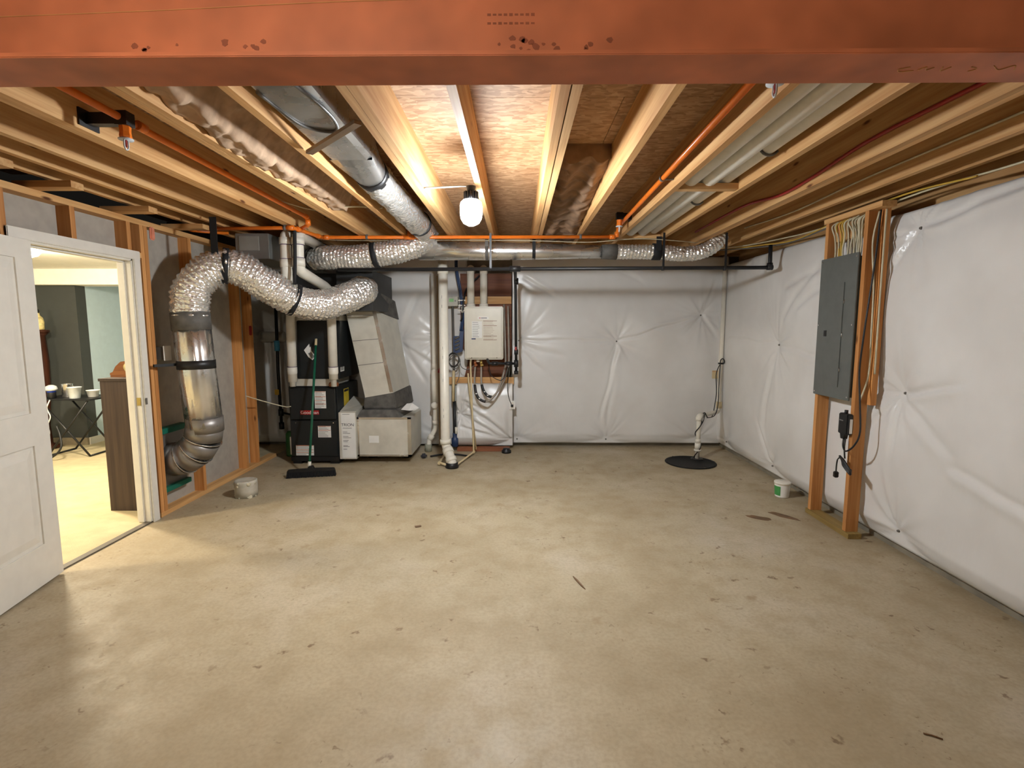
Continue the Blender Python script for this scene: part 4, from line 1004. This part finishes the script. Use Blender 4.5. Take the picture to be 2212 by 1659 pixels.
m = MB(); ring(m, (-0.86, 5.52, 0.03), (0, 1, 0), 0.019, 0.05); m.build('elbow', CPVC, dl)
# drain stacks
st = thing('drain_stack', 'tall thick white drain stack with a kinked foot on the floor', 'pipe', (-0.72, 5.43, 0))
MB().tube(bez([(-0.805, 5.60, 2.38), (-0.80, 5.58, 0.25), (-0.785, 5.57, 0.19), (-0.715, 5.44, 0.075), (-0.71, 5.43, 0.03)], 0.06), 0.051, 22).build('pipe', PVC, st)
for a_, b_, r_ in (((-0.805, 5.598, 2.10), (-0.805, 5.6, 2.17), 0.058), ((-0.80, 5.58, 0.28), (-0.797, 5.578, 0.23), 0.060), ((-0.775, 5.55, 0.175), (-0.75, 5.51, 0.135), 0.0595), ((-0.73, 5.465, 0.10), (-0.712, 5.437, 0.06), 0.060)):
    MB().cyl(a_, b_, r_, n=22).build('coupling', PVC, st)
MB().lathe([(0.072, 0.001), (0.074, 0.02), (0.066, 0.035), (0.066, 0.055)], (-0.71, 5.43, 0), n=22).build('rubber_boot', BLACK, st)
for z in (1.85, 1.75, 1.3, 1.2, 0.95, 0.62, 0.55):
    MB().box(-0.8105, -0.8075, 5.5275, 5.531, z - 0.016, z + 0.016).build('pipe_print', PRINTG, st)
st = thing('drain_stack', 'slimmer white drain stack against the post with an offset at its foot', 'pipe', (-1.08, 6.12, 0))
MB().tube(bez([(-1.01, 6.2, 2.16), (-1.01, 6.2, 0.27), (-1.085, 6.17, 0.15), (-1.095, 6.16, 0.0)], 0.05), 0.029, 18).build('pipe', PVC, st)
for z0, z1, r_ in ((1.02, 1.08, 0.034), (0.62, 0.70, 0.035), (0.33, 0.38, 0.036), (0.55, 0.60, 0.037)):
    MB().cyl((-1.01, 6.2, z0), (-1.01, 6.2, z1), r_, n=18).build('coupling', PVC, st)
MB().tube(bez([(-1.01, 6.2, 1.0), (-1.013, 6.2, 0.60)], 0.01), 0.040, 18).build('wide_section', PVC, st)
MB().lathe([(0.04, 0), (0.043, 0.02), (0.026, 0.03)], (-1.01, 6.165, 0.575), (0, -1, 0), n=16).build('cleanout', PVC, st)
MB().cyl((-1.095, 6.16, 0.001), (-1.095, 6.16, 0.09), 0.042, n=18).build('hub', plain('old_hub', (150, 150, 132), 0.6), st)
MB().cyl((-1.05, 6.184, 0.20), (-1.085, 6.172, 0.145), 0.037, n=18).build('coupling', PVC, st)
tag(MB().obox((-1.09, 5.82, 0.03), (0.07, 0.06, 0.055), Matrix.Rotation(0.5, 3, 'Z')).build('rag_bundle', plain('dark_rag', (60, 60, 66), 0.9), None, bevel=0.018, seg=3), 'dark crumpled rag on the floor at the foot of the thin stack', 'rag')
tag(MB().tube(spline([(-1.02, 5.86, 0.015), (-0.9, 5.92, 0.02), (-0.72, 5.95, 0.015), (-0.56, 5.88, 0.012)], 6), 0.011, 8).build('floor_hose', BLACKIRON), 'dark hose lying on the floor behind the drain stack', 'hose')

# ------------------------------------------------------------------ sump in the right corner
su = thing('sump_cover', 'round black sump pit cover set in the floor', 'sump cover', (1.965, 5.655, 0))
MB().lathe([(0.275, 0.0005), (0.28, 0.006), (0.275, 0.012), (0.255, 0.012), (0.25, 0.008), (0.001, 0.009)], (1.965, 5.655, 0), n=40).build('lid', plain('lid_black', (14, 14, 14), 0.6, spec=0.25), su)
MB().lathe([(0.07, 0.009), (0.07, 0.016), (0.05, 0.018)], (2.085, 5.79, 0), n=20).build('gasket', BLACK, su)
for a in range(6):
    MB().cyl((1.965 + 0.262 * math.cos(a * 1.047), 5.655 + 0.262 * math.sin(a * 1.047), 0.011), (1.965 + 0.262 * math.cos(a * 1.047), 5.655 + 0.262 * math.sin(a * 1.047), 0.018), 0.008, n=8).build('bolt', BLACKIRON, su)
sp_ = thing('sump_pipe', 'white sump discharge pipe rising from the pit cover and up the corner', 'pipe', (2.085, 5.79, 0.01))
MB().tube(bez([(2.085, 5.79, 0.015), (2.09, 5.79, 0.49), (2.14, 5.83, 0.515), (2.46, 6.18, 0.50), (2.475, 6.2, 0.56), (2.475, 6.2, 2.36)], 0.05), 0.0255, 16).build('pipe', PVC, sp_)
for z0, z1, r_ in ((0.13, 0.20, 0.033), (0.105, 0.125, 0.040), (0.20, 0.245, 0.030), (0.46, 0.50, 0.033)):
    MB().cyl((2.087, 5.79, z0), (2.087, 5.79, z1), r_, n=18).build('check_valve' if r_ > 0.0335 else 'coupling', PVC, sp_)
MB().tube(bez([(2.089, 5.79, 0.465), (2.092, 5.792, 0.51), (2.15, 5.845, 0.513)], 0.03), 0.033, 16).build('elbow', PVC, sp_)
MB().cyl((2.475, 6.2, 1.08), (2.475, 6.2, 1.10), 0.032, n=16).build('clamp', BLACK, sp_)
MB().cyl((2.475, 6.2, 0.54), (2.475, 6.2, 0.62), 0.034, n=16).build('coupling', CPVC, sp_)
pc = thing('pump_cord', 'black pump cords wound around the white sump pipe', 'cord', (2.09, 5.79, 0.1))
hel = [(2.088 + 0.034 * math.cos(t * 1.7 + 2.6), 5.79 + 0.034 * math.sin(t * 1.7 + 2.6), 0.02 + 0.075 * t) for t in [k * 0.25 for k in range(24)]]
wire('cord', hel + [(2.13, 5.80, 0.52), (2.17, 5.84, 0.545), (2.20, 5.85, 0.50), (2.24, 5.90, 0.475), (2.33, 6.02, 0.475), (2.39, 6.12, 0.58), (2.41, 6.13, 0.75), (2.40, 6.14, 0.95), (2.43, 6.15, 1.05), (2.45, 6.15, 1.08)], 0.0055, BLACK, pc, per=4)
wire('cord', [(2.11, 5.76, 0.42), (2.14, 5.78, 0.47), (2.16, 5.80, 0.54), (2.19, 5.82, 0.50), (2.22, 5.86, 0.48), (2.36, 6.02, 0.485), (2.435, 6.13, 0.60), (2.44, 6.14, 0.8), (2.445, 6.14, 1.08)], 0.0055, BLACK, pc)
MB().tube(spline([(2.45, 6.16, 1.09), (2.45, 6.15, 1.13), (2.475, 6.15, 1.15), (2.50, 6.16, 1.12), (2.495, 6.16, 1.09)], 6), 0.006, 6).build('loop', BLACK, pc)
ou = thing('wall_outlet', 'pale outlet box behind the pump cords in the far right corner', 'outlet', (2.43, 6.30, 0.95))
MB().box(2.395, 2.475, 6.24, 6.26, 0.90, 1.0).build('cover_plate', CPVC, ou, bevel=0.003)
MB().box(2.39, 2.48, 6.236, 6.241, 0.985, 0.990).build('red_line', PRINTO, ou)

# ------------------------------------------------------------------ electrical panel on its studs
ps = thing('panel_frame', 'pine stud frame holding the electrical panel at the right wall', 'stud frame', (2.445, 3.85, 0))
for y in (4.052, 3.605): MB().box(2.40, 2.489, y, y + 0.038, 0.039, 2.315).build('stud', WOODZ, ps)
MB().box(2.47, 2.508, 3.545, 3.583, 0.98, 2.315).build('rear_stud', WOODZ, ps)
MB().box(2.40, 2.495, 3.48, 4.12, 2.316, 2.354).build('top_plate', WOODY, ps)
MB().box(2.392, 2.489, 3.56, 4.11, 0.001, 0.038).build('bottom_plate', TREATED, ps)
MB().box(2.45, 2.489, 3.645, 4.05, 2.17, 2.255).build('blocking', WOODY, ps)
MB().box(2.43, 2.44, 3.65, 3.70, 0.42, 0.52).build('outlet_box', WHITE, ps)
pa = thing('breaker_panel', 'grey electrical breaker panel mounted between pine studs', 'breaker panel', (2.39, 3.87, 1.0))
MB().box(2.382, 2.392, 3.650, 4.092, 0.995, 2.046).build('cover', PANEL, pa, bevel=0.003)
MB().box(2.393, 2.489, 3.655, 4.04, 1.02, 2.02).build('box', PANEL, pa)
pdr = MB().box(2.376, 2.383, 3.78, 4.01, 1.08, 1.85).build('panel_door', PANEL, pa, bevel=0.002)
MB().box(2.372, 2.377, 3.955, 3.985, 1.455, 1.50).build('latch', BLACK, pdr)
for z in (1.71, 1.47, 1.21): MB().cyl((2.379, 3.775, z - 0.015), (2.379, 3.775, z + 0.015), 0.004, n=8).build('hinge', STEEL, pdr)
for y, z in ((3.67, 2.02), (4.07, 2.02), (3.67, 1.02), (4.07, 1.02), (3.67, 1.54), (4.07, 1.54)):
    MB().cyl((2.378, y, z), (2.383, y, z), 0.007, n=8).build('screw', STEEL, pa)
cbx = thing('cable_bundle', 'bundle of white and yellow cables entering the top of the breaker panel', 'cables', (2.43, 3.85, 2.05))
for i in range(15):
    y0 = 3.70 + 0.022 * i + random.uniform(-0.008, 0.008)
    y1 = (3.72 + 0.012 * i) if i < 7 else (3.85 + 0.015 * (i - 6))
    x_ = random.uniform(2.41, 2.445)
    mt = random.choice((YCAB, YCAB, YCAB2, YCAB, OCAB if i > 10 else YCAB))
    wire('cable', [(x_, y1, 2.02), (x_, y1 + random.uniform(-.01, .01), 2.10), (x_ + 0.005, (y0 + y1) / 2 + random.uniform(-.02, .02), 2.20), (x_ - 0.012, y0, 2.28), (x_ + 0.02, y0 - 0.02, 2.313)], 0.0065, mt, cbx, n=5)
c_ = thing('power_adapter', 'black power adapter with a long cord hung on the right stud of the panel', 'power adapter', (2.39, 3.62, 0.8))
MB().box(2.355, 2.399, 3.605, 3.705, 0.755, 0.905).build('brick', BLACK, c_, bevel=0.006)
MB().prism([(2.36, 3.635, 0.756), (2.36, 3.685, 0.756), (2.36, 3.675, 0.72), (2.36, 3.645, 0.72)], (0.03, 0, 0)).build('strain_relief', BLACK, c_)
MB().box(2.375, 2.395, 3.6038, 3.6055, 0.765, 0.87).build('rating_label', WHITE, c_)
MB().box(2.354, 2.3555, 3.65, 3.69, 0.85, 0.858).build('print_line', PRINTG, c_)
MB().cyl((2.377, 3.655, 0.90), (2.377, 3.655, 0.93), 0.012, n=10).build('hang_tab', BLACK, c_)
wire('cord', [(2.375, 3.66, 0.73), (2.36, 3.64, 0.67), (2.345, 3.58, 0.645), (2.36, 3.52, 0.70), (2.38, 3.50, 0.80), (2.385, 3.53, 1.0), (2.385, 3.56, 1.22), (2.385, 3.545, 1.45), (2.40, 3.54, 1.7), (2.43, 3.55, 2.0), (2.45, 3.56, 2.31)], 0.006, BLACK, c_)
wire('cord', [(2.375, 3.64, 0.73), (2.365, 3.63, 0.66), (2.37, 3.625, 0.58)], 0.0055, BLACK, c_)
for k in range(4):
    MB().tube(spline([(2.355 + 0.008 * k, 3.66, 0.59 - 0.012 * k), (2.345, 3.60, 0.575 - 0.012 * k), (2.35, 3.545, 0.53 - 0.01 * k), (2.36, 3.53, 0.515 - 0.01 * k)], 6), 0.008, 6).build('cord_coil', BLACK, c_)
wire('plug_lead', [(2.36, 3.67, 0.575), (2.37, 3.705, 0.55), (2.375, 3.72, 0.50), (2.375, 3.72, 0.45)], 0.005, BLACK, c_)
MB().obox((2.375, 3.72, 0.435), (0.03, 0.03, 0.045)).build('plug', BLACK, c_, bevel=0.005)
m = thing('stud_cable', 'pale cables stapled down the rear stud beside the panel', 'cables', (2.47, 3.5, 1.6))
wire('cable', [(2.44, 3.56, 2.30), (2.42, 3.575, 2.1), (2.445, 3.57, 1.8), (2.45, 3.565, 1.5), (2.45, 3.56, 1.2), (2.43, 3.60, 1.0)], 0.006, YCAB, m)
wire('cable', [(2.47, 3.535, 2.31), (2.465, 3.53, 2.0), (2.47, 3.534, 1.6), (2.475, 3.535, 1.2)], 0.006, YCAB, m)
# wires along the top of the right wall
for i, (lab, pts, mt) in enumerate((('pale cable strung along the top of the right wall above the panel', [(2.52, 1.6, 2.37), (2.53, 2.6, 2.345), (2.52, 3.3, 2.36), (2.5, 4.3, 2.33), (2.45, 5.0, 2.35), (2.25, 5.5, 2.36), (1.9, 5.6, 2.37)], YCAB), ('yellowish cable sagging along the top of the right wall', [(2.50, 2.9, 2.34), (2.50, 3.45, 2.375), (2.5, 4.2, 2.34), (2.48, 4.7, 2.30), (2.38, 5.2, 2.33), (2.2, 5.6, 2.35), (1.7, 5.75, 2.36), (1.3, 5.7, 2.37)], YCAB2), ('brown cable hanging lowest along the top of the right wall', [(2.50, 3.5, 2.355), (2.49, 4.3, 2.31), (2.46, 4.75, 2.285), (2.35, 5.2, 2.31), (2.1, 5.5, 2.33)], GREYC))):
    tag(wire('wall_cable', pts, 0.006, mt), lab, 'cable')
tag(wire('thermostat_wire', [(-2.2, 5.05, 2.385), (-1.6, 5.1, 2.37), (-0.6, 5.1, 2.372), (0.2, 5.08, 2.36), (0.7, 5.1, 2.35), (1.2, 5.06, 2.375), (1.8, 5.2, 2.36)], 0.0035, YCAB), 'thin pale wire strung across the ceiling above the long round duct', 'wire')
tag(wire('red_tube', [(1.83, 1.2, 2.47), (1.835, 2.1, 2.48), (1.835, 2.8, 2.49), (1.835, 3.3, 2.45), (1.835, 3.7, 2.44), (1.835, 4.3, 2.50), (1.835, 5.4, 2.50)], 0.011, REDP), 'thin dark red water tube running along a joist on the right', 'pipe')
tag(wire('joist_cable', [(2.25, 1.2, 2.47), (2.25, 2.4, 2.475), (2.25, 3.4, 2.48), (2.25, 4.3, 2.46), (2.25, 5.2, 2.50)], 0.006, YCAB), 'pale cable stapled along a joist at the far right', 'cable')
tag(wire('joist_cable', [(-1.45, 4.20, 2.47), (-1.62, 4.15, 2.45), (-1.82, 4.05, 2.49)], 0.0045, YCAB), 'short pale cable crossing the left sprinkler branch bay', 'cable')
tag(wire('furnace_wire', [(-2.84, 5.26, 0.81), (-2.70, 5.35, 0.74), (-2.55, 5.5, 0.66), (-2.50, 5.545, 0.655)], 0.0055, YCAB), 'pale wire stretched from the left stud to the furnace', 'wire')
tag(wire('duct_cable', [(-1.04, 4.05, 2.44), (-1.2, 4.05, 2.45), (-1.42, 4.06, 2.45)], 0.006, YCAB), 'pale cable crossing the bay beside the foil wrapped duct', 'cable')

# ------------------------------------------------------------------ white drain pipes in the joist bay on the right
for i, (x, z, lab) in enumerate(((1.115, 2.475, 'left white drain pipe of the pair lying in the right joist bay'), (1.235, 2.475, 'middle white drain pipe lying in the right joist bay'), (1.345, 2.49, 'right white drain pipe with strap hooks in the right joist bay'))):
    q_ = thing('bay_drain', lab, 'pipe', (x, 3, z))
    MB().tube([(x - 0.01, 0.9, z), (x, 3.38, z), (x, 5.15, z - 0.005)], 0.052 if i != 2 else 0.046, 20).build('pipe', PVC, q_)
    if i == 2:
        for y in (2.85, 3.95):
            MB().tube([(x + 0.055 * math.cos(t), y, z + 0.055 * math.sin(t)) for t in [math.pi * (1.0 + k / 10) for k in range(9)]], 0.007, 6).build('hook', GREYC, q_)

# ------------------------------------------------------------------ fibreglass in the joist bays
def batt(name, lab, x0, x1, y0, y1, zf, mat, seed, fray=0.03):
    nx, ny = 26, int((y1 - y0) / 0.014); v = []; f = []
    for j in range(ny + 1):
        for i in range(nx + 1):
            x = x0 + (x1 - x0) * i / nx; y = y0 + (y1 - y0) * j / ny
            z = zf(i / nx, j / ny) + fray * noise.noise(Vector((x * 14, y * 11, seed))) + fray * 0.3 * noise.noise(Vector((x * 34, y * 30, seed + 3)))
            v.append((x, y + 0.02 * noise.noise(Vector((x * 9, j * 0.3, seed))), min(OZ - 0.004, max(JZ - 0.02, z))))
    W = nx + 1
    for j in range(ny):
        for i in range(nx): f.append((j * W + i, j * W + i + 1, (j + 1) * W + i + 1, (j + 1) * W + i))
    o_ = len(v); v += [(x0, y0, OZ - 0.001), (x1, y0, OZ - 0.001), (x1, y1, OZ - 0.001), (x0, y1, OZ - 0.001)]
    m = MB().add(v, f, True)
    m.f += [(o_, o_ + 1, o_ + 2, o_ + 3), tuple([o_] + list(range(W)) + [o_ + 1]), tuple([o_ + 3] + [ny * W + i for i in range(W)] + [o_ + 2]), tuple([o_] + [j * W for j in range(ny + 1)] + [o_ + 3]), tuple([o_ + 1] + [j * W + nx for j in range(ny + 1)] + [o_ + 2])]
    m.sm += [False] * 5
    return tag(m.build(name, mat), lab, 'insulation')
batt('fibreglass_batt', 'ragged brown fibreglass batt in the joist bay left of the metal duct', -1.438, -1.104, 1.3, 4.1, lambda u, w: 2.425 + 0.17 * min(1, max(0, (u - 0.30) / 0.35)) ** 0.7 + 0.02 * math.sin(w * 9), BATT, 2.0, 0.035)
batt('fibreglass_batt', 'kraft brown fibreglass batt sagging in the joist bay right of the bulb', 0.244, 0.574, 3.25, 5.3, lambda u, w: 2.56 - 0.15 * w - 0.04 * math.exp(-((u - 0.25) / 0.16) ** 2) - 0.035 * math.exp(-((u - 0.78) / 0.16) ** 2), KRAFT, 8.0, 0.03)

# ------------------------------------------------------------------ small things on floor and walls
br = thing('push_broom', 'black push broom with a green handle leaning on the furnace', 'broom', (-2.11, 5.07, 0))
rot = Matrix.Rotation(math.radians(12), 3, 'Z'); bc = Vector((-2.11, 5.075, 0))
hd = MB()
pts = [(-0.235, 0.055), (-0.225, 0.082), (-0.03, 0.088), (-0.022, 0.115), (0.022, 0.115), (0.03, 0.088), (0.225, 0.082), (0.235, 0.055)]
hd.prism([tuple(bc + rot @ Vector((x, -0.022, z))) for x, z in pts], rot @ Vector((0, 0.044, 0)))
hd.build('head', BLACK, br, bevel=0.004)
m = MB()
for i in range(46):
    for j in range(3):
        x = -0.228 + 0.456 * i / 45; y = -0.016 + 0.016 * j
        a0 = bc + rot @ Vector((x, y, 0.06)); a1 = bc + rot @ Vector((x * 1.03 + random.uniform(-.003, .003), y * 1.8 + random.uniform(-.004, .004), 0.001))
        m.tube([a0, a1], 0.005, 4, smooth=False)
stuff(m.build('bristles', STRAPM, br))
MB().cyl((-2.13, 5.08, 0.10), (-2.13, 5.09, 0.155), 0.017, n=12).build('ferrule', PVC, br)
MB().tube([(-2.13, 5.09, 0.15), (-2.178, 5.50, 1.33)], 0.0125, 12).build('handle', GREEN, br)
MB().tube([(-2.178, 5.50, 1.33), (-2.181, 5.523, 1.40)], 0.0135, 12).build('handle_tip', CPVC, br)

m = MB(); sx_, sy_ = -2.46, 4.47
m.lathe([(0.094, 0.002), (0.096, 0.06), (0.097, 0.13), (0.094, 0.148), (0.085, 0.152), (0.07, 0.145), (0.001, 0.143)], (sx_, sy_, 0), n=30)
pt = thing('capped_stub', 'short white capped pipe stub splattered with plaster near the stud wall', 'pipe stub', (sx_, sy_, 0))
m.build('stub', plain('grey_white_stub', (186, 180, 164), 0.5, var=0.1), pt)
for i in range(16):
    a = random.uniform(3.3, 6.1); z = random.choice((0.005, 0.01, 0.11, 0.125, 0.135)); r = random.uniform(0.008, 0.02)
    p = Vector((sx_ + 0.096 * math.cos(a), sy_ + 0.096 * math.sin(a), z))
    MB().lathe([(r, -0.003), (r * 0.8, 0.003), (r * 0.3, 0.005)], p, (math.cos(a), math.sin(a), 0), n=8).build('plaster_splat', DIRTW, pt)
tb_ = thing('plastic_tub', 'small white plastic tub with a green label by the right wall', 'tub', (2.40, 4.50, 0))
MB().lathe([(0.056, 0.001), (0.058, 0.01), (0.066, 0.12), (0.066, 0.122)], (2.40, 4.50, 0), n=26).build('body', WHITE, tb_)
MB().lathe([(0.069, 0.120), (0.070, 0.138), (0.064, 0.142), (0.001, 0.140)], (2.40, 4.50, 0), n=26).build('lid', PVC, tb_)
lb = MB(); v = []; ks = 8
for k in range(ks + 1):
    a = math.radians(165 + 65 * k / ks); v += [(2.40 + 0.0605 * math.cos(a), 4.50 + 0.0605 * math.sin(a), 0.02), (2.40 + 0.0665 * math.cos(a), 4.50 + 0.0665 * math.sin(a), 0.105)]
lb.add(v, [(2 * k, 2 * k + 2, 2 * k + 3, 2 * k + 1) for k in range(ks)], True)
lb.build('label', plain('green_label', (70, 150, 80), 0.5), tb_)
tag(MB().tube([(0.345, 2.975, 0.006), (0.36, 2.93, 0.007), (0.385, 2.86, 0.006), (0.40, 2.825, 0.004)], [0.003, 0.006, 0.005, 0.002], 6).build('wood_splinter', plain('splinter', (120, 92, 66), 0.8)), 'dark wood splinter lying mid floor', 'splinter')
tag(MB().tube([(1.53, 1.775, 0.004), (1.555, 1.765, 0.004), (1.58, 1.748, 0.003)], 0.003, 5).build('twig', plain('twig_brown', (110, 76, 44), 0.8)), 'tiny brown twig on the floor at the lower right', 'twig')
tag(MB().obox((-0.76, 3.76, 0.006), (0.05, 0.028, 0.008), Matrix.Rotation(0.4, 3, 'Z')).build('wood_scrap', plain('scrap_brown', (128, 104, 80), 0.8), None, bevel=0.003), 'small torn wood scrap on the floor left of centre', 'scrap')
# damp patches in front of the panel frame, thin films on the slab
def puddle(cx, cy, rx, ry, ang, seed, lab):
    v = []; n = 40
    for k in range(n):
        t = 2 * math.pi * k / n; rr = 1 + 0.45 * noise.noise(Vector((math.cos(t) * 1.6, math.sin(t) * 1.6, seed)))
        p = Matrix.Rotation(ang, 2) @ Vector((rx * rr * math.cos(t), ry * rr * math.sin(t)))
        v.append((cx + p.x, cy + p.y, 0.0004))
    return tag(MB().prism(v, (0, 0, 0.0008)).build('damp_patch', DAMP), lab, 'stain')
puddle(1.95, 3.97, 0.095, 0.040, -0.55, 1.0, 'dark brown damp patch on the floor left of the panel frame')
puddle(2.16, 4.02, 0.13, 0.035, -0.9, 5.0, 'longer damp patch on the floor beside the panel frame plate')
SWX = -2.842
sw = thing('switch_plate', 'blank white switch plate on the stud right of the doorway', 'switch plate', (-2.85, 4.10, 1.25))
MB().box(SWX, SWX + 0.008, 4.062, 4.15, 1.255, 1.375).build('plate', WHITE, sw, bevel=0.003)
MB().box(-2.945, SWX, 4.07, 4.14, 1.265, 1.365).build('box', GREYC, sw)
tag(MB().obox((-2.853, 5.45, 1.49), (0.014, 0.04, 0.10)).build('red_box', REDP, None, bevel=0.005), 'small dark red tag on the stud at the end of the left wall', 'tag')
tag(MB().obox((-2.85, 4.05, 2.25), (0.02, 0.05, 0.10)).build('foam_dab', PINK, None, bevel=0.009, seg=3), 'dab of pink spray foam at the top of the door studs', 'foam')

# ------------------------------------------------------------------ next room furniture
bk = thing('bookcase', 'dark brown laminate bookcase seen from the side through the doorway', 'bookcase', (-3.17, 4.06, 0.008))
MB().box(-3.375, -3.045, 4.06, 4.08, 0.008, 1.09).build('side_panel', DARKWOOD, bk)
MB().box(-3.375, -3.045, 4.86, 4.88, 0.008, 1.09).build('side_panel', DARKWOOD, bk)
MB().box(-3.38, -3.045, 4.05, 4.89, 1.09, 1.112).build('top', DARKWOOD, bk)
for z in (0.06, 0.40, 0.74): MB().box(-3.37, -3.05, 4.08, 4.86, z, z + 0.018).build('shelf', DARKWOOD, bk)
MB().box(-3.05, -3.04, 4.06, 4.88, 0.06, 1.09).build('back_panel', DARKWOOD, bk)
ck = thing('mantel_clock', 'arched honey brown wooden mantel clock on the bookcase', 'clock', (-3.2, 4.3, 1.112))
pr = [(-3.385, 1.128), (-3.385, 1.145), (-3.36, 1.155), (-3.335, 1.20), (-3.29, 1.24), (-3.22, 1.25), (-3.15, 1.24), (-3.10, 1.20), (-3.075, 1.155), (-3.06, 1.145), (-3.06, 1.128)]
MB().prism([(x, 4.18, z) for x, z in pr], (0, 0.12, 0)).build('case', CLOCKW, ck, bevel=0.003)
MB().box(-3.375, -3.07, 4.175, 4.305, 1.113, 1.128).build('plinth', CLOCKW, ck)
MB().cyl((-3.22, 4.172, 1.195), (-3.22, 4.18, 1.195), 0.04, n=20).build('dial', JARM, ck)
TX0, TX1, TY0, TY1, TZ = -5.62, -4.93, 5.78, 6.22, 0.70
ta = thing('folding_table', 'black folding tray table with crossed tube legs in the next room', 'table', (-5.27, 6.0, 0.008))
MB().box(TX0, TX1, TY0, TY1, TZ - 0.02, TZ).build('top', BLACK, ta, bevel=0.006)
for y in (TY0 + 0.03, TY1 - 0.03):
    MB().tube([(TX0 + 0.10, y, 0.018), (TX1 - 0.06, y, TZ - 0.025)], 0.011, 10).build('leg', BLACK, ta)
    MB().tube([(TX1 - 0.10, y + 0.014, 0.018), (TX0 + 0.06, y + 0.014, TZ - 0.025)], 0.011, 10).build('leg', BLACK, ta)
MB().tube([(TX0 + 0.10, TY0 + 0.03, 0.02), (TX0 + 0.10, TY1 - 0.03, 0.02)], 0.011, 10).build('foot_bar', BLACK, ta)
MB().tube([(TX1 - 0.10, TY0 + 0.044, 0.02), (TX1 - 0.10, TY1 - 0.016, 0.02)], 0.011, 10).build('foot_bar', BLACK, ta)
tag(MB().lathe([(0.05, 0.001), (0.052, 0.004), (0.068, 0.125), (0.073, 0.127), (0.073, 0.133), (0.066, 0.133), (0.05, 0.02), (0.001, 0.02)], (-5.17, 5.85, TZ), n=24).build('plastic_cup', CLEARP), 'translucent white plastic tub at the front edge of the folding table', 'tub')
tag(MB().lathe([(0.045, 0.001), (0.05, 0.004), (0.062, 0.075), (0.068, 0.077), (0.068, 0.083), (0.06, 0.082), (0.045, 0.02), (0.001, 0.02)], (-5.06, 5.98, TZ), n=24).build('food_bowl', WHITE), 'low white bowl at the right end of the folding table', 'bowl')
mg = thing('steel_jug', 'shiny steel jug with a loop handle on the folding table', 'jug', (-5.34, 5.95, TZ))
MB().lathe([(0.052, 0.001), (0.055, 0.004), (0.055, 0.155), (0.058, 0.16), (0.05, 0.16), (0.048, 0.01), (0.001, 0.01)], (-5.34, 5.95, TZ), n=24).build('body', STEEL, mg)
MB().tube(spline([(-5.285, 5.95, TZ + 0.14), (-5.25, 5.94, TZ + 0.12), (-5.25, 5.94, TZ + 0.06), (-5.285, 5.95, TZ + 0.04)], 6), 0.006, 8).build('handle', STEEL, mg)
bt = thing('blue_bottle', 'dark bottle with a blue band in a clear bag on the folding table', 'bottle', (-5.45, 5.86, TZ))
MB().lathe([(0.04, 0.001), (0.042, 0.004), (0.042, 0.075), (0.03, 0.10), (0.015, 0.11), (0.015, 0.13)], (-5.45, 5.86, TZ), n=20).build('bottle', BLACK, bt)
MB().lathe([(0.043, 0.07), (0.0435, 0.10), (0.04, 0.102)], (-5.45, 5.86, TZ), n=20).build('band', plain('blue_band', (40, 70, 180), 0.4), bt)
MB().lathe([(0.055, 0.09), (0.062, 0.11), (0.05, 0.14), (0.02, 0.155), (0.001, 0.15)], (-5.45, 5.86, TZ), n=12).build('bag', CLEARP, bt)
tag(wire('white_cord', [(-5.40, 5.775, 0.69), (-5.41, 5.74, 0.60), (-5.38, 5.74, 0.50), (-5.42, 5.74, 0.40), (-5.41, 5.74, 0.30), (-5.48, 5.74, 0.18), (-5.58, 5.76, 0.02)], 0.006, WHITE), 'white cord dangling in front of the folding table', 'cord')
tag(wire('black_hose', [(-5.32, 5.74, 0.40), (-5.25, 5.70, 0.28), (-5.22, 5.66, 0.15), (-5.30, 5.62, 0.05), (-5.42, 5.60, 0.02), (-5.55, 5.6, 0.018)], 0.010, BLACK), 'black cable curling down to the carpet beside the folding table', 'cable')
pd = thing('plant_stand', 'tall narrow dark red wooden stand at the left edge of the doorway', 'stand', (-5.95, 6.25, 0.008))
MB().lathe([(0.14, 0.008), (0.14, 0.04), (0.06, 0.07), (0.05, 0.3), (0.085, 0.7), (0.10, 1.1), (0.085, 1.42), (0.12, 1.46)], (-5.93, 6.25, 0), n=24).build('column', REDWOOD, pd)
MB().lathe([(0.13, 1.46), (0.13, 1.49), (0.12, 1.495)], (-5.93, 6.25, 0), n=24).build('top', REDWOOD, pd)
jr = thing('ceramic_jug', 'cream ceramic jug with a dark stopper on the tall red stand', 'jug', (-5.90, 6.25, 1.495))
MB().lathe([(0.05, 1.496), (0.056, 1.50), (0.06, 1.59), (0.05, 1.64), (0.028, 1.665), (0.022, 1.69), (0.026, 1.70)], (-5.865, 6.22, 0), n=22).build('body', JARM, jr)
MB().lathe([(0.02, 1.70), (0.022, 1.73), (0.015, 1.745)], (-5.865, 6.22, 0), n=14).build('stopper', BLACK, jr)
